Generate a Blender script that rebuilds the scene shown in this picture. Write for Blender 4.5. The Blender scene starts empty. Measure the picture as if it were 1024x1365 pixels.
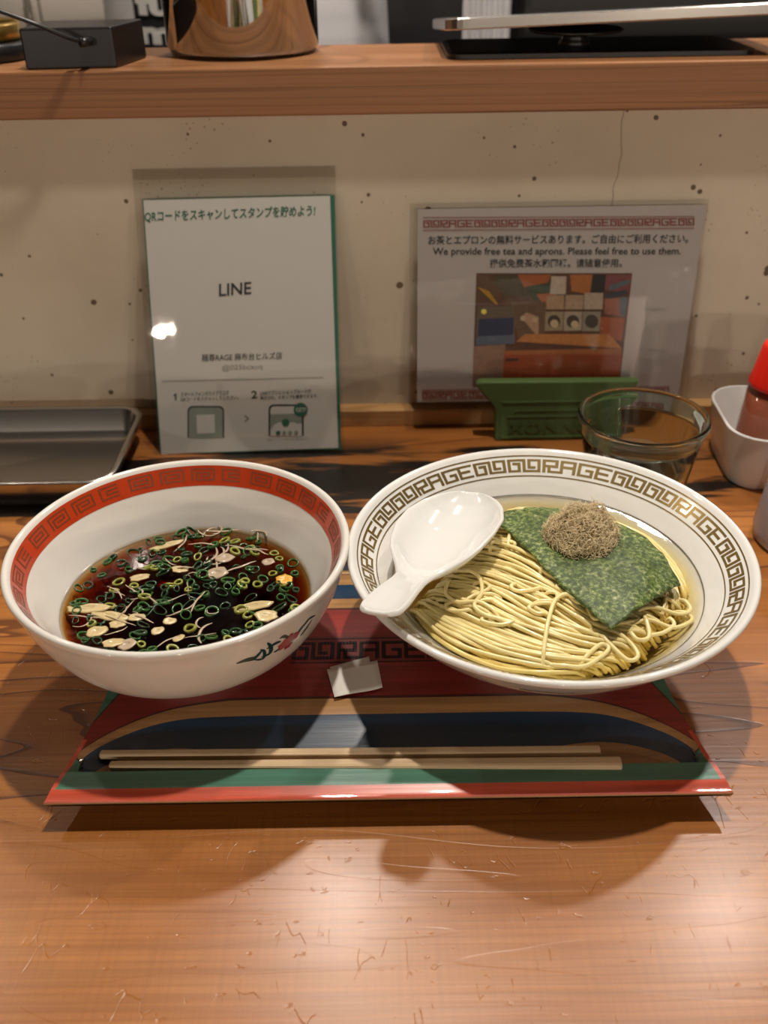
import bpy, math, random
import numpy as np
from mathutils import Vector
random.seed(7); np.random.seed(7)
S = bpy.context.scene; COL = S.collection
PI = math.pi

# ------------------------------------------------------------ camera
FPX = 1250.0; PITCH = math.radians(32.6); ROLL = math.radians(-0.9); CZ = 0.373
fw = Vector((0, math.cos(PITCH), -math.sin(PITCH))); rt = Vector((1, 0, 0)); up = rt.cross(fw)
ax = rt*math.cos(ROLL)+up*math.sin(ROLL); ay = -rt*math.sin(ROLL)+up*math.cos(ROLL)
CAMP = Vector((0, 0, CZ))
cd = bpy.data.cameras.new('camera'); cam = bpy.data.objects.new('camera', cd); COL.objects.link(cam)
cd.sensor_fit = 'VERTICAL'; cd.sensor_height = 36.0; cd.lens = FPX/1365.0*36.0
cd.clip_start = 0.02; cd.clip_end = 50
from mathutils import Matrix
m = Matrix(((ax.x, ay.x, -fw.x), (ax.y, ay.y, -fw.y), (ax.z, ay.z, -fw.z))).to_4x4()
m.translation = CAMP; cam.matrix_world = m
cd.dof.use_dof = True; cd.dof.focus_distance = 0.50; cd.dof.aperture_fstop = 9.0
S.camera = cam

# ------------------------------------------------------------ world and lamps
W = bpy.data.worlds.new('world'); S.world = W; W.use_nodes = True
W.node_tree.nodes['Background'].inputs[0].default_value = (1.0, 0.83, 0.66, 1)
W.node_tree.nodes['Background'].inputs[1].default_value = 0.03
def lamp(name, loc, energy, radius, col, aim=None, angle=110):
    d = bpy.data.lights.new(name, 'SPOT' if aim else 'POINT'); d.energy = energy; d.shadow_soft_size = radius; d.color = col
    o = bpy.data.objects.new(name, d); o.location = loc; COL.objects.link(o)
    if aim:
        d.spot_size = math.radians(angle); d.spot_blend = 0.6
        o.rotation_euler = (Vector(aim)-Vector(loc)).to_track_quat('-Z', 'Y').to_euler()
    return o
WARM = (1.0, 0.85, 0.69)
lamp('ceiling_spotlight', (0.095, 0.572, 1.25), 20.0, 0.018, (1.0, 0.90, 0.78), (0.05, 0.40, 0))
lamp('ceiling_spotlight', (-0.10, 1.14, 1.30), 10.5, 0.03, (1.0, 0.90, 0.80), (-0.05, 0.40, 0))
lamp('ceiling_spotlight', (0.66, 1.14, 1.30), 11.5, 0.03, (1.0, 0.90, 0.82), (0.1, 0.40, 0))
lamp('ceiling_spotlight', (-0.85, 1.05, 1.30), 4.0, 0.03, WARM, (-0.2, 0.50, 0))
for x, y, z, e in ((-1.6, -1.8, 0.50, 8), (-0.8, -2.0, 0.44, 8), (0.15, -2.1, 0.54, 8.5), (0.95, -1.9, 0.46, 9.5), (1.7, -1.7, 0.53, 9.5)):
    lamp('customer_side_fill', (x, y, z), e, 0.025, WARM)  # out-of-view lamps the sleeves reflect, set low as added wall fill
for x, y, z, e in ((-0.5, 1.9, 1.4, 10), (0.5, 2.0, 1.5, 5)):
    lamp('kitchen_light', (x, y, z), e, 0.05, (1.0, 0.93, 0.88))
S.view_settings.view_transform = 'Standard'; S.view_settings.look = 'None'
S.view_settings.gamma = 1.0; S.view_settings.use_curve_mapping = False
S.view_settings.exposure = 1.0

# ------------------------------------------------------------ helpers
def ray(x, y): return ax*((x-512)/FPX) - ay*((y-682.5)/FPX) + fw
def atz(x, y, z):
    d = ray(x, y); return CAMP + d*((z-CZ)/d.z)
def aty(x, y, Y):
    d = ray(x, y); return CAMP + d*(Y/d.y)
def onplane(x, y, p0, n):
    d = ray(x, y); return CAMP + d*((p0-CAMP).dot(n)/d.dot(n))

BASE = {}
def thing(name, label, cat, loc, group=None):
    o = bpy.data.objects.new(name, None); COL.objects.link(o); o.location = loc
    o.empty_display_size = 0.01
    o['label'] = label; o['category'] = cat
    if group: o['group'] = group
    BASE[o.name] = Vector(loc); return o
def tag(o, label=None, cat=None, group=None, kind=None):
    if label: o['label'] = label
    if cat: o['category'] = cat
    if group: o['group'] = group
    if kind: o['kind'] = kind
    return o
def mesh(name, V, F, mat, parent=None, smooth=False, base=None, label=None, kind=None):
    """V in world coordinates; the origin goes to the thing's base."""
    if parent is not None: b = BASE[parent.name]
    else: b = Vector(base) if base is not None else Vector((0, 0, 0))
    A = np.array([tuple(v) for v in V], dtype=float) - np.array(b)
    me = bpy.data.meshes.new(name); me.from_pydata(A.tolist(), [], [tuple(f) for f in F]); me.update()
    if mat: me.materials.append(mat)
    if smooth: me.polygons.foreach_set('use_smooth', [True]*len(me.polygons))
    o = bpy.data.objects.new(name, me); COL.objects.link(o); BASE[o.name] = b
    if parent is not None: o.parent = parent
    else: o.location = b
    if label: o['label'] = label
    if kind: o['kind'] = kind
    return o
def fixn(o):
    import bmesh
    bm = bmesh.new(); bm.from_mesh(o.data); bmesh.ops.recalc_face_normals(bm, faces=bm.faces)
    if bm.calc_volume(signed=True) < 0: bmesh.ops.reverse_faces(bm, faces=bm.faces)
    bm.to_mesh(o.data); bm.free(); return o
def box(x0, x1, y0, y1, z0, z1):
    V = [(x, y, z) for z in (z0, z1) for y in (y0, y1) for x in (x0, x1)]
    F = [(0, 2, 3, 1), (4, 5, 7, 6), (0, 1, 5, 4), (2, 6, 7, 3), (0, 4, 6, 2), (1, 3, 7, 5)]
    return V, F
def bev(o, w, seg=2):
    md = o.modifiers.new('bevel', 'BEVEL'); md.width = w; md.segments = seg; md.limit_method = 'ANGLE'
    return o
def catmull(P, k=4):
    P = [np.array(p, float) for p in P]; out = []
    for i in range(len(P)-1):
        a = P[max(i-1, 0)]; b = P[i]; c = P[i+1]; d = P[min(i+2, len(P)-1)]
        for j in range(k):
            t = j/k
            out.append(0.5*((2*b)+(c-a)*t+(2*a-5*b+4*c-d)*t*t+(3*b-a-3*c+d)*t**3))
    out.append(P[-1]); return out
def lathe(prof, c, n=96, close=False):
    """prof (r,z); c centre of the base."""
    V = []; F = []; idx = []
    for r, z in prof:
        if r < 1e-6: idx.append([len(V)]); V.append((c[0], c[1], c[2]+z))
        else:
            idx.append(list(range(len(V), len(V)+n)))
            for i in range(n):
                a = 2*PI*i/n; V.append((c[0]+r*math.sin(a), c[1]+r*math.cos(a), c[2]+z))
    L = len(idx); pairs = [(i, i+1) for i in range(L-1)] + ([(L-1, 0)] if close else [])
    for i, j in pairs:
        A, B = idx[i], idx[j]
        for k in range(n):
            k2 = (k+1) % n
            if len(A) == 1 and len(B) == 1: break
            if len(A) == 1: F.append((A[0], B[k], B[k2]))
            elif len(B) == 1: F.append((A[k2], A[k], B[0]))
            else: F.append((A[k], B[k], B[k2], A[k2]))
    return V, F
def tubes(lines, rad, sides=6, taper=False):
    V = []; F = []
    for li, L in enumerate(lines):
        P = np.array(L, float); n = len(P); T = np.gradient(P, axis=0); T /= (np.linalg.norm(T, axis=1)[:, None]+1e-12)
        r = rad[li] if hasattr(rad, '__len__') else rad
        upv = np.array([0, 0, 1.0]); b0 = len(V)
        for i in range(n):
            N = np.cross(T[i], upv); nn = np.linalg.norm(N)
            N = N/nn if nn > 1e-3 else np.array([1.0, 0, 0]); B = np.cross(N, T[i])
            rr = r
            if taper: rr = r*max(0.15, math.sin(PI*(i+0.3)/(n-0.4)))**0.5
            for s in range(sides):
                a = 2*PI*s/sides; V.append(P[i]+rr*(math.cos(a)*N+math.sin(a)*B))
        for i in range(n-1):
            for s in range(sides):
                s2 = (s+1) % sides
                F.append((b0+i*sides+s, b0+i*sides+s2, b0+(i+1)*sides+s2, b0+(i+1)*sides+s))
        F.append(tuple(b0+s for s in range(sides))[::-1]); F.append(tuple(b0+(n-1)*sides+s for s in range(sides)))
    return V, F
def join(parts):
    V = []; F = []
    for v, f in parts:
        b = len(V); V += list(v); F += [tuple(i+b for i in q) for q in f]
    return V, F

# ------------------------------------------------------------ materials
class NT:
    def __init__(s, name):
        s.m = bpy.data.materials.new(name); s.m.use_nodes = True; s.t = s.m.node_tree; s.n = s.t.nodes
        s.b = s.n['Principled BSDF']; s.out = s.n['Material Output']
    def add(s, typ, **kw):
        nd = s.n.new(typ)
        for k, v in kw.items():
            if k.startswith('i_'):
                key = k[2:]; key = int(key) if key.isdigit() else key
                nd.inputs[key].default_value = v
            else: setattr(nd, k, v)
        return nd
    def l(s, a, b): s.t.links.new(a, b)
    def coord(s, scale=(1, 1, 1), out='Object'):
        tc = s.add('ShaderNodeTexCoord'); mp = s.add('ShaderNodeMapping'); s.l(tc.outputs[out], mp.inputs[0])
        mp.inputs['Scale'].default_value = scale; return mp.outputs[0]
    def noise(s, vec, scale, detail=4, rough=0.55, dist=0.0):
        nd = s.add('ShaderNodeTexNoise'); s.l(vec, nd.inputs['Vector'])
        nd.inputs['Scale'].default_value = scale; nd.inputs['Detail'].default_value = detail
        nd.inputs['Roughness'].default_value = rough; nd.inputs['Distortion'].default_value = dist
        return nd.outputs['Fac']
    def ramp(s, fac, stops, interp='LINEAR'):
        nd = s.add('ShaderNodeValToRGB'); s.l(fac, nd.inputs[0]); cr = nd.color_ramp; cr.interpolation = interp
        while len(cr.elements) < len(stops): cr.elements.new(0.5)
        for e, (p, c) in zip(cr.elements, stops):
            e.position = p; e.color = (c if hasattr(c, '__len__') else (c, c, c))[:3]+(1,) if hasattr(c, '__len__') else (c, c, c, 1)
        return nd.outputs[0]
    def math(s, op, a, b=None, c=None, clamp=False):
        nd = s.add('ShaderNodeMath', operation=op, use_clamp=clamp)
        for i, v in enumerate((a, b, c)):
            if v is None: continue
            if isinstance(v, (int, float)): nd.inputs[i].default_value = v
            else: s.l(v, nd.inputs[i])
        return nd.outputs[0]
    def mix(s, fac, a, b, mode='MIX'):
        nd = s.add('ShaderNodeMix', data_type='RGBA', blend_type=mode)
        for i, v in ((0, fac), (6, a), (7, b)):
            if isinstance(v, (int, float)): nd.inputs[i].default_value = v
            elif isinstance(v, tuple): nd.inputs[i].default_value = v[:3]+(1,)
            else: s.l(v, nd.inputs[i])
        return nd.outputs[2]
    def bump(s, h, strength=0.3, dist=0.001):
        nd = s.add('ShaderNodeBump'); nd.inputs['Strength'].default_value = strength; nd.inputs['Distance'].default_value = dist
        s.l(h, nd.inputs['Height']); s.l(nd.outputs[0], s.b.inputs['Normal']); return nd.outputs[0]
def simple(name, col, rough=0.5, metal=0.0, var=0.06, vscale=60, bump=0.0, coat=0.0, spec=None, **kw):
    t = NT(name); v = t.coord()
    n = t.noise(v, vscale, 3)
    c = t.mix(t.math('MULTIPLY', n, 1.0), tuple(x*(1-var) for x in col), tuple(min(1, x*(1+var)) for x in col))
    t.l(c, t.b.inputs['Base Color']); t.b.inputs['Roughness'].default_value = rough; t.b.inputs['Metallic'].default_value = metal
    t.b.inputs['Coat Weight'].default_value = coat; t.b.inputs['Coat Roughness'].default_value = 0.08
    if spec is not None: t.b.inputs['Specular IOR Level'].default_value = spec
    if bump: t.bump(n, bump, 0.0005)
    for k, val in kw.items(): t.b.inputs[k].default_value = val
    return t.m
def wood(name, c_dark, c_mid, c_light, ring=(1.6, 11, 11), rings=9, fine=(5, 330, 330), rough=0.38, burnt=False, axis_swap=False, scr=False, line=0.55, coat=0.0):
    t = NT(name)
    v = t.coord(ring); n1 = t.noise(v, 1.0, 2.5, 0.45, 0.35)
    f = t.math('FRACT', t.math('MULTIPLY', n1, rings))
    ln = t.ramp(f, [(0.0, 0.0), (0.60, 0.10), (0.86, 0.35), (0.93, 1.0), (0.985, 1.0), (1.0, 0.0)])
    g = t.noise(t.coord(fine), 1.0, 4, 0.6)
    g2 = t.noise(t.coord((ring[0]*2.2, ring[1]*1.4, ring[2]*1.4)), 1.0, 4, 0.6)
    base = t.ramp(g2, [(0.28, c_mid), (0.72, c_light)])
    gr = t.ramp(g, [(0.35, 0.0), (0.65, 1.0)])
    base = t.mix(t.math('MULTIPLY', gr, 0.5), base, tuple(a*0.62+b*0.15 for a, b in zip(c_mid, c_dark)))
    col = t.mix(t.math('MULTIPLY', ln, line), base, c_dark)
    if burnt:
        tc = t.add('ShaderNodeTexCoord'); sp = t.add('ShaderNodeSeparateXYZ'); t.l(tc.outputs['Object'], sp.inputs[0])
        X, Y = sp.outputs[0], sp.outputs[1]
        # towards the front the board shows straight close grain
        frt = t.math('MULTIPLY', t.math('SUBTRACT', t.math('ADD', 0.318, t.math('MULTIPLY', t.math('SUBTRACT', n1, 0.5), 0.08)), Y), 60, clamp=True)
        wv = t.math('SINE', t.math('ADD', t.math('MULTIPLY', Y, 1750), t.math('MULTIPLY', t.noise(t.coord((1.6, 7, 1)), 1.0, 3, 0.5), 42)))
        gl_ = t.math('MULTIPLY', t.ramp(wv, [(0.55, 0.0), (1.0, 1.0)]), t.ramp(t.noise(t.coord((7, 26, 1)), 1.0, 2), [(0.35, 0.15), (0.65, 1.0)]))
        cross = t.noise(t.coord((420, 14, 1)), 1.0, 3, 0.6)
        fcol = t.mix(t.math('MULTIPLY', gl_, 0.42), base, tuple(a*0.5+b*0.3 for a, b in zip(c_mid, c_dark)))
        fcol = t.mix(t.ramp(cross, [(0.40, 0.0), (0.75, 0.35)]), fcol, tuple(a*0.75 for a in c_mid))
        col = t.mix(frt, col, fcol)
        st = t.noise(t.coord((7, 46, 1)), 1.0, 5, 0.62, 0.5)
        big = t.noise(t.coord((5, 16, 1)), 1.0, 2, 0.5)
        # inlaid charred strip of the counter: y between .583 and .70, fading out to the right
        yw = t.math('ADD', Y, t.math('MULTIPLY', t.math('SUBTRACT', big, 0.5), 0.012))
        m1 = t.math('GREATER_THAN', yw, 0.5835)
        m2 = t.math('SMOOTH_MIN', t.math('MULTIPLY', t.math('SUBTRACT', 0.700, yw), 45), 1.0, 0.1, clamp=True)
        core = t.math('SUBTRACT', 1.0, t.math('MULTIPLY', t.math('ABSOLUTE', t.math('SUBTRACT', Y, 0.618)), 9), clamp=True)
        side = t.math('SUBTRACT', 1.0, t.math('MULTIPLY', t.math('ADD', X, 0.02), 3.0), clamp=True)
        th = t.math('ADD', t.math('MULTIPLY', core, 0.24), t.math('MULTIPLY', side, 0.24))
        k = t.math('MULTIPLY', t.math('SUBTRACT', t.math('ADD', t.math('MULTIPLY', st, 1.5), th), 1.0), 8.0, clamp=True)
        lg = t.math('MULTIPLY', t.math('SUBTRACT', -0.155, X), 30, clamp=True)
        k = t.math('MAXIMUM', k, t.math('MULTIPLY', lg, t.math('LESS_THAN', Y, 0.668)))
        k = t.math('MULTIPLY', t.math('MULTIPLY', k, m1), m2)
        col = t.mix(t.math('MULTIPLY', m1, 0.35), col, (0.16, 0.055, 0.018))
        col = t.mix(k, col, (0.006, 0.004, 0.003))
    t.l(col, t.b.inputs['Base Color'])
    rr = t.ramp(g2, [(0.3, rough*0.85), (0.7, rough*1.15)]); t.l(rr, t.b.inputs['Roughness'])
    t.b.inputs['Coat Weight'].default_value = coat; t.b.inputs['Coat Roughness'].default_value = 0.22
    h = t.math('ADD', t.math('MULTIPLY', g, 0.5), t.math('MULTIPLY', ln, -0.25))
    if scr:
        s1 = t.add('ShaderNodeTexVoronoi', feature='DISTANCE_TO_EDGE'); 
        vv = t.coord((44, 18, 1)); dn = t.add('ShaderNodeTexNoise'); t.l(vv, dn.inputs['Vector']); dn.inputs['Scale'].default_value = 1.3
        vm = t.add('ShaderNodeVectorMath', operation='ADD'); t.l(vv, vm.inputs[0]); t.l(dn.outputs['Color'], vm.inputs[1]); t.l(vm.outputs[0], s1.inputs['Vector'])
        s1.inputs['Scale'].default_value = 1.6
        sc = t.ramp(s1.outputs['Distance'], [(0.0, 1.0), (0.016, 0.0)])
        gate = t.ramp(t.noise(t.coord((40, 40, 1)), 1.0, 3, 0.6), [(0.55, 0.0), (0.6, 1.0)])
        dents = t.ramp(t.noise(t.coord((90, 190, 1)), 1.0, 3, 0.5), [(0.28, 1.0), (0.33, 0.0)])
        h = t.math('SUBTRACT', h, t.math('ADD', t.math('MULTIPLY', t.math('MULTIPLY', sc, gate), 0.8), t.math('MULTIPLY', dents, 0.8)))
    t.bump(h, 0.35, 0.0006)
    return t.m
def clear(name, tint=(0.97, 0.97, 0.97), gloss=0.05, rough=0.03, bump=None):
    t = NT(name); t.n.remove(t.b)
    tr = t.add('ShaderNodeBsdfTransparent'); tr.inputs[0].default_value = tint+(1,)
    gl = t.add('ShaderNodeBsdfGlossy'); gl.inputs['Roughness'].default_value = rough
    fr = t.add('ShaderNodeFresnel'); fr.inputs[0].default_value = 1.45
    if bump:
        bn = t.add('ShaderNodeBump'); bn.inputs['Strength'].default_value = bump[1]; bn.inputs['Distance'].default_value = 0.002
        t.l(t.noise(t.coord(), bump[0], 2), bn.inputs['Height']); t.l(bn.outputs[0], gl.inputs['Normal'])
    mx = t.add('ShaderNodeMixShader'); ge = t.add('ShaderNodeNewGeometry'); t.l(t.math('MULTIPLY', t.math('ADD', fr.outputs[0], gloss), t.math('SUBTRACT', 1.0, ge.outputs['Backfacing'])), mx.inputs[0]); t.l(tr.outputs[0], mx.inputs[1]); t.l(gl.outputs[0], mx.inputs[2])
    t.l(mx.outputs[0], t.out.inputs['Surface']); return t
def glass(name, tint=(0.93, 0.97, 0.95), ior=1.45, rough=0.0):
    t = NT(name); t.n.remove(t.b); g = t.add('ShaderNodeBsdfGlass'); g.inputs[0].default_value = tint+(1,); g.inputs['IOR'].default_value = ior; g.inputs['Roughness'].default_value = rough
    t.l(g.outputs[0], t.out.inputs['Surface']); return t.m

M = {}
M['counter'] = wood('counter_wood', (0.11, 0.030, 0.008), (0.36, 0.120, 0.023), (0.54, 0.215, 0.043), ring=(1.9, 15, 15), rings=10, burnt=True, rough=0.33, scr=True, coat=0.22, line=0.85)
M['shelf'] = wood('shelf_wood', (0.11, 0.038, 0.012), (0.28, 0.115, 0.040), (0.38, 0.175, 0.068), ring=(0.5, 30, 60), rings=8, rough=0.45, line=0.55)
M['trimw'] = wood('trim_wood', (0.20, 0.09, 0.03), (0.42, 0.22, 0.08), (0.58, 0.34, 0.14), ring=(2, 30, 30), rings=5, rough=0.45)
M['stick'] = wood('chopstick_wood', (0.50, 0.33, 0.17), (0.66, 0.47, 0.27), (0.76, 0.58, 0.37), ring=(3, 160, 160), rings=6, fine=(10, 1800, 1800), rough=0.6, line=0.3)
M['ceramic'] = simple('white_ceramic', (0.80, 0.80, 0.77), 0.10, var=0.015, coat=0.4)
M['cream'] = simple('cream_ceramic', (0.78, 0.755, 0.70), 0.13, var=0.02, coat=0.3)
M['gold'] = simple('gold_print', (0.27, 0.185, 0.065), 0.30, metal=0.6, var=0.25, vscale=300)
M['redband'] = simple('red_glaze', (0.50, 0.050, 0.012), 0.16, var=0.18, vscale=90, coat=0.3)
M['dullgold'] = simple('dull_gold_line', (0.20, 0.055, 0.02), 0.35, metal=0.0, var=0.3, vscale=300)
M['green_ink'] = simple('dragon_green_ink', (0.012, 0.045, 0.04), 0.2)
M['red_ink'] = simple('peony_red_ink', (0.33, 0.03, 0.04), 0.2)
M['noodle'] = simple('noodle', (0.93, 0.78, 0.37), 0.25, var=0.10, vscale=40, coat=0.5)
t = M['noodle'].node_tree.nodes['Principled BSDF']; t.inputs['Subsurface Weight'].default_value = 0.0
M['kelp'] = simple('shredded_kelp', (0.72, 0.60, 0.38), 0.75, var=0.35, vscale=220)
M['kelp_dark'] = simple('kelp_core', (0.26, 0.20, 0.11), 0.8)
M['paper'] = simple('white_paper', (0.68, 0.67, 0.65), 0.6, var=0.02)
M['napkin'] = simple('wrapper_paper', (0.78, 0.76, 0.72), 0.7, var=0.03, bump=0.2)
M['steel'] = simple('brushed_steel', (0.50, 0.47, 0.44), 0.26, metal=1.0, var=0.05, vscale=30)
M['mirror'] = simple('polished_steel', (0.42, 0.41, 0.40), 0.07, metal=1.0, var=0.04, vscale=12)
M['black'] = simple('black_plastic', (0.010, 0.010, 0.011), 0.33, var=0.2)
M['holder'] = simple('green_plastic', (0.065, 0.115, 0.030), 0.42, var=0.05)
M['holderd'] = simple('green_plastic_relief', (0.052, 0.095, 0.026), 0.5, var=0.05)
M['print_green'] = simple('green_print', (0.02, 0.15, 0.095), 0.5)
M['print_sage'] = simple('sage_print', (0.28, 0.34, 0.29), 0.5)
M['print_black'] = simple('black_print', (0.02, 0.022, 0.025), 0.5)
M['print_grey'] = simple('grey_print', (0.30, 0.30, 0.30), 0.5)
M['print_red'] = simple('maroon_print', (0.27, 0.045, 0.045), 0.5)
M['white'] = simple('white_plastic', (0.80, 0.79, 0.77), 0.25, var=0.02, coat=0.2)
M['redcap'] = simple('red_cap_plastic', (0.75, 0.02, 0.008), 0.3, var=0.05)
M['chili'] = simple('chili_powder', (0.25, 0.05, 0.012), 0.7, var=0.6, vscale=900, coat=0.6)
M['greywall'] = simple('kitchen_grey', (0.18, 0.175, 0.175), 0.6, var=0.08, vscale=3)
M['darkwall'] = simple('dark_wall', (0.016, 0.015, 0.014), 0.8)
M['floorm'] = simple('dark_floor', (0.06, 0.05, 0.045), 0.6, var=0.2, vscale=6)
M['shirt'] = simple('white_shirt', (0.72, 0.70, 0.72), 0.85, var=0.08, vscale=25, bump=0.5)
M['skin'] = simple('skin', (0.62, 0.38, 0.27), 0.5)
M['trouser'] = simple('dark_trousers', (0.03, 0.03, 0.035), 0.8)
M['hair'] = simple('black_hair', (0.012, 0.01, 0.009), 0.5)
M['scal'] = [simple('scallion_green', (0.03, 0.115, 0.018), 0.2, var=0.3, vscale=200, coat=0.5), simple('scallion_dark', (0.012, 0.055, 0.014), 0.2, var=0.3, vscale=200, coat=0.5), simple('scallion_pale', (0.27, 0.29, 0.05), 0.2, var=0.25, vscale=200, coat=0.5)]
M['leek'] = simple('leek_white', (0.46, 0.36, 0.25), 0.3, var=0.2, vscale=100, coat=0.4)
M['leekp'] = simple('leek_slice', (0.60, 0.48, 0.24), 0.3, var=0.25, vscale=120, coat=0.4)
M['yolk'] = simple('amber_piece', (0.75, 0.38, 0.04), 0.25, var=0.2, coat=0.4)
# nori: mottled greens
t = NT('nori'); v = t.coord(); n = t.noise(v, 420, 5, 0.7); n2 = t.noise(v, 45, 3, 0.6)
c = t.ramp(n, [(0.30, (0.012, 0.026, 0.007)), (0.46, (0.06, 0.105, 0.018)), (0.56, (0.20, 0.27, 0.055)), (0.68, (0.52, 0.56, 0.33))])
c2 = t.mix(t.ramp(n2, [(0.4, 0.0), (0.65, 0.45)]), c, (0.015, 0.035, 0.012))
t.l(c2, t.b.inputs['Base Color']); t.b.inputs['Roughness'].default_value = 0.5; t.bump(n, 0.6, 0.0006); M['nori'] = t.m
# wall plaster with pits and specks
t = NT('plaster'); v = t.coord()
base = t.ramp(t.noise(v, 5, 5, 0.6), [(0.3, (0.50, 0.425, 0.325)), (0.7, (0.62, 0.54, 0.43))])
vo = t.add('ShaderNodeTexVoronoi'); t.l(v, vo.inputs['Vector']); vo.inputs['Scale'].default_value = 70
sz = t.noise(v, 31, 2)
spot = t.math('LESS_THAN', vo.outputs['Distance'], t.math('MULTIPLY', t.math('SUBTRACT', sz, 0.44, clamp=True), 0.8))
spot2v = t.add('ShaderNodeTexVoronoi'); t.l(v, spot2v.inputs['Vector']); spot2v.inputs['Scale'].default_value = 210
spot2 = t.math('LESS_THAN', spot2v.outputs['Distance'], t.math('MULTIPLY', t.math('SUBTRACT', t.noise(v, 18, 2), 0.5, clamp=True), 1.1))
col = t.mix(spot, base, (0.13, 0.085, 0.05)); col = t.mix(t.math('MULTIPLY', spot2, 0.55), col, (0.2, 0.12, 0.06))
tcx = t.add('ShaderNodeTexCoord'); sp = t.add('ShaderNodeSeparateXYZ'); t.l(tcx.outputs['Object'], sp.inputs[0])
cx_ = t.math('ADD', sp.outputs[0], t.math('MULTIPLY', t.math('SUBTRACT', t.noise(t.coord((1, 1, 14)), 2, 3), 0.5), 0.012))
crack = t.math('LESS_THAN', t.math('ABSOLUTE', t.math('SUBTRACT', cx_, 0.180)), 0.0005)
crack = t.math('MULTIPLY', crack, t.math('GREATER_THAN', sp.outputs[2], 0.17))
col = t.mix(t.math('MULTIPLY', crack, 0.5), col, (0.12, 0.08, 0.05))
t.l(col, t.b.inputs['Base Color']); t.b.inputs['Roughness'].default_value = 0.75
t.bump(t.math('SUBTRACT', t.noise(v, 60, 5, 0.6), t.math('MULTIPLY', spot, 0.8)), 0.25, 0.001); M['plaster'] = t.m
# tray: stained ply by carved layer; red, blue and wood darkened as bowl shade
t = NT('ply_tray'); v = t.coord((9, 260, 260)); g = t.noise(v, 1.0, 4, 0.65)
def attr(nm): return t.add('ShaderNodeAttribute', attribute_name=nm).outputs['Fac']
c = t.ramp(attr('trough'), [(0.0, (0.34, 0.17, 0.06)), (0.22, (0.44, 0.24, 0.09)), (0.29, (0.007, 0.036, 0.085)), (0.5, (0.42, 0.22, 0.08)), (0.605, (0.07, 0.012, 0.01)), (0.622, (0.27, 0.022, 0.016))], 'CONSTANT')
gm = attr('green'); c = t.mix(t.math('GREATER_THAN', gm, -0.0010), c, (0.05, 0.03, 0.02)); c = t.mix(t.math('GREATER_THAN', gm, 0.0), c, (0.060, 0.20, 0.135))
c = t.mix(t.math('GREATER_THAN', attr('rim'), 0.0), c, (0.66, 0.085, 0.035))  # same red layer, painted brighter as lit along the rim
sd_ = attr('ply'); c = t.mix(t.math('GREATER_THAN', sd_, 0.5), c, (0.45, 0.28, 0.13)); c = t.mix(t.math('GREATER_THAN', sd_, 1.5), c, (0.008, 0.007, 0.007))
c = t.mix(1.0, c, t.ramp(g, [(0.25, (0.60, 0.60, 0.60)), (0.75, (1.3, 1.3, 1.3))]), 'MULTIPLY')
t.l(c, t.b.inputs['Base Color']); t.b.inputs['Roughness'].default_value = 0.32; t.b.inputs['Coat Weight'].default_value = 0.3; t.bump(g, 0.25, 0.0004); M['ply'] = t.m
# soups: clear surface with absorbing body
def soup(name, acol, dens, gloss, tint=(1, 1, 1)):
    t = clear(name, tint, gloss, 0.02, bump=(45, 0.12)); va = t.add('ShaderNodeVolumeAbsorption'); va.inputs['Color'].default_value = acol+(1,); va.inputs['Density'].default_value = dens
    t.l(va.outputs[0], t.out.inputs['Volume']); return t.m
M['clearsoup'] = soup('clear_broth', (0.93, 0.80, 0.22), 75.0, 0.015)
M['darksoup'] = soup('dark_broth', (0.82, 0.55, 0.04), 400.0, 0.02)
M['sleeve'] = clear('clear_sleeve', (0.93, 0.93, 0.92), 0.0, 0.02, bump=(25, 0.10)).m
M['glass'] = glass('clear_glass', (0.90, 0.96, 0.93))
M['frost'] = simple('frosted_plastic', (0.62, 0.56, 0.60), 0.25, var=0.03, **{'Transmission Weight': 0.45})
M['btl'] = clear('bottle_plastic', (0.92, 0.90, 0.88), 0.03, 0.1).m
M['grey_app'] = simple('dark_appliance', (0.012, 0.011, 0.012), 0.4)
M['brass'] = simple('brass', (0.55, 0.36, 0.10), 0.3, metal=0.9)

# ------------------------------------------------------------ setting
def struct(name, vf, mat):
    o = mesh(name, vf[0], vf[1], mat); o['kind'] = 'structure'; return o
struct('floor', box(-2.6, 2.6, -2.6, 2.9, -0.80, -0.75), M['floorm'])
struct('wall_front', box(-2.6, 2.6, -2.70, -2.60, -0.75, 2.2), M['darkwall'])
struct('wall_back', box(-2.6, 2.6, 2.90, 3.0, -0.75, 2.2), M['greywall'])
struct('wall_left', box(-2.7, -2.6, -2.6, 2.9, -0.75, 2.2), M['darkwall'])
struct('wall_right', box(2.6, 2.7, -2.6, 2.9, -0.75, 2.2), M['darkwall'])
struct('wall_counter', box(-1.6, 1.6, 0.735, 0.835, -0.75, 0.2495), M['plaster'])
o = bev(struct('trim_1', box(-1.6, 1.6, 0.7205, 0.735, 0.0, 0.0150), M['trimw']), 0.001)
c = mesh('counter', *box(-1.6, 1.6, -0.12, 0.735, -0.045, 0.0), M['counter']); bev(c, 0.003)
tag(c, 'long lacquered brown wooden counter with a charred black streak along its back', 'counter')
# the counter stands on a boarded front
struct('wall_front_board', box(-1.6, 1.6, 0.02, 0.06, -0.75, -0.045), M['darkwall'])
s = mesh('shelf', *box(-1.6, 1.6, 0.727, 0.860, 0.2495, 0.2815), M['shelf']); bev(s, 0.0012)
tag(s, 'thick wooden ledge board on top of the plaster partition', 'shelf')

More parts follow.
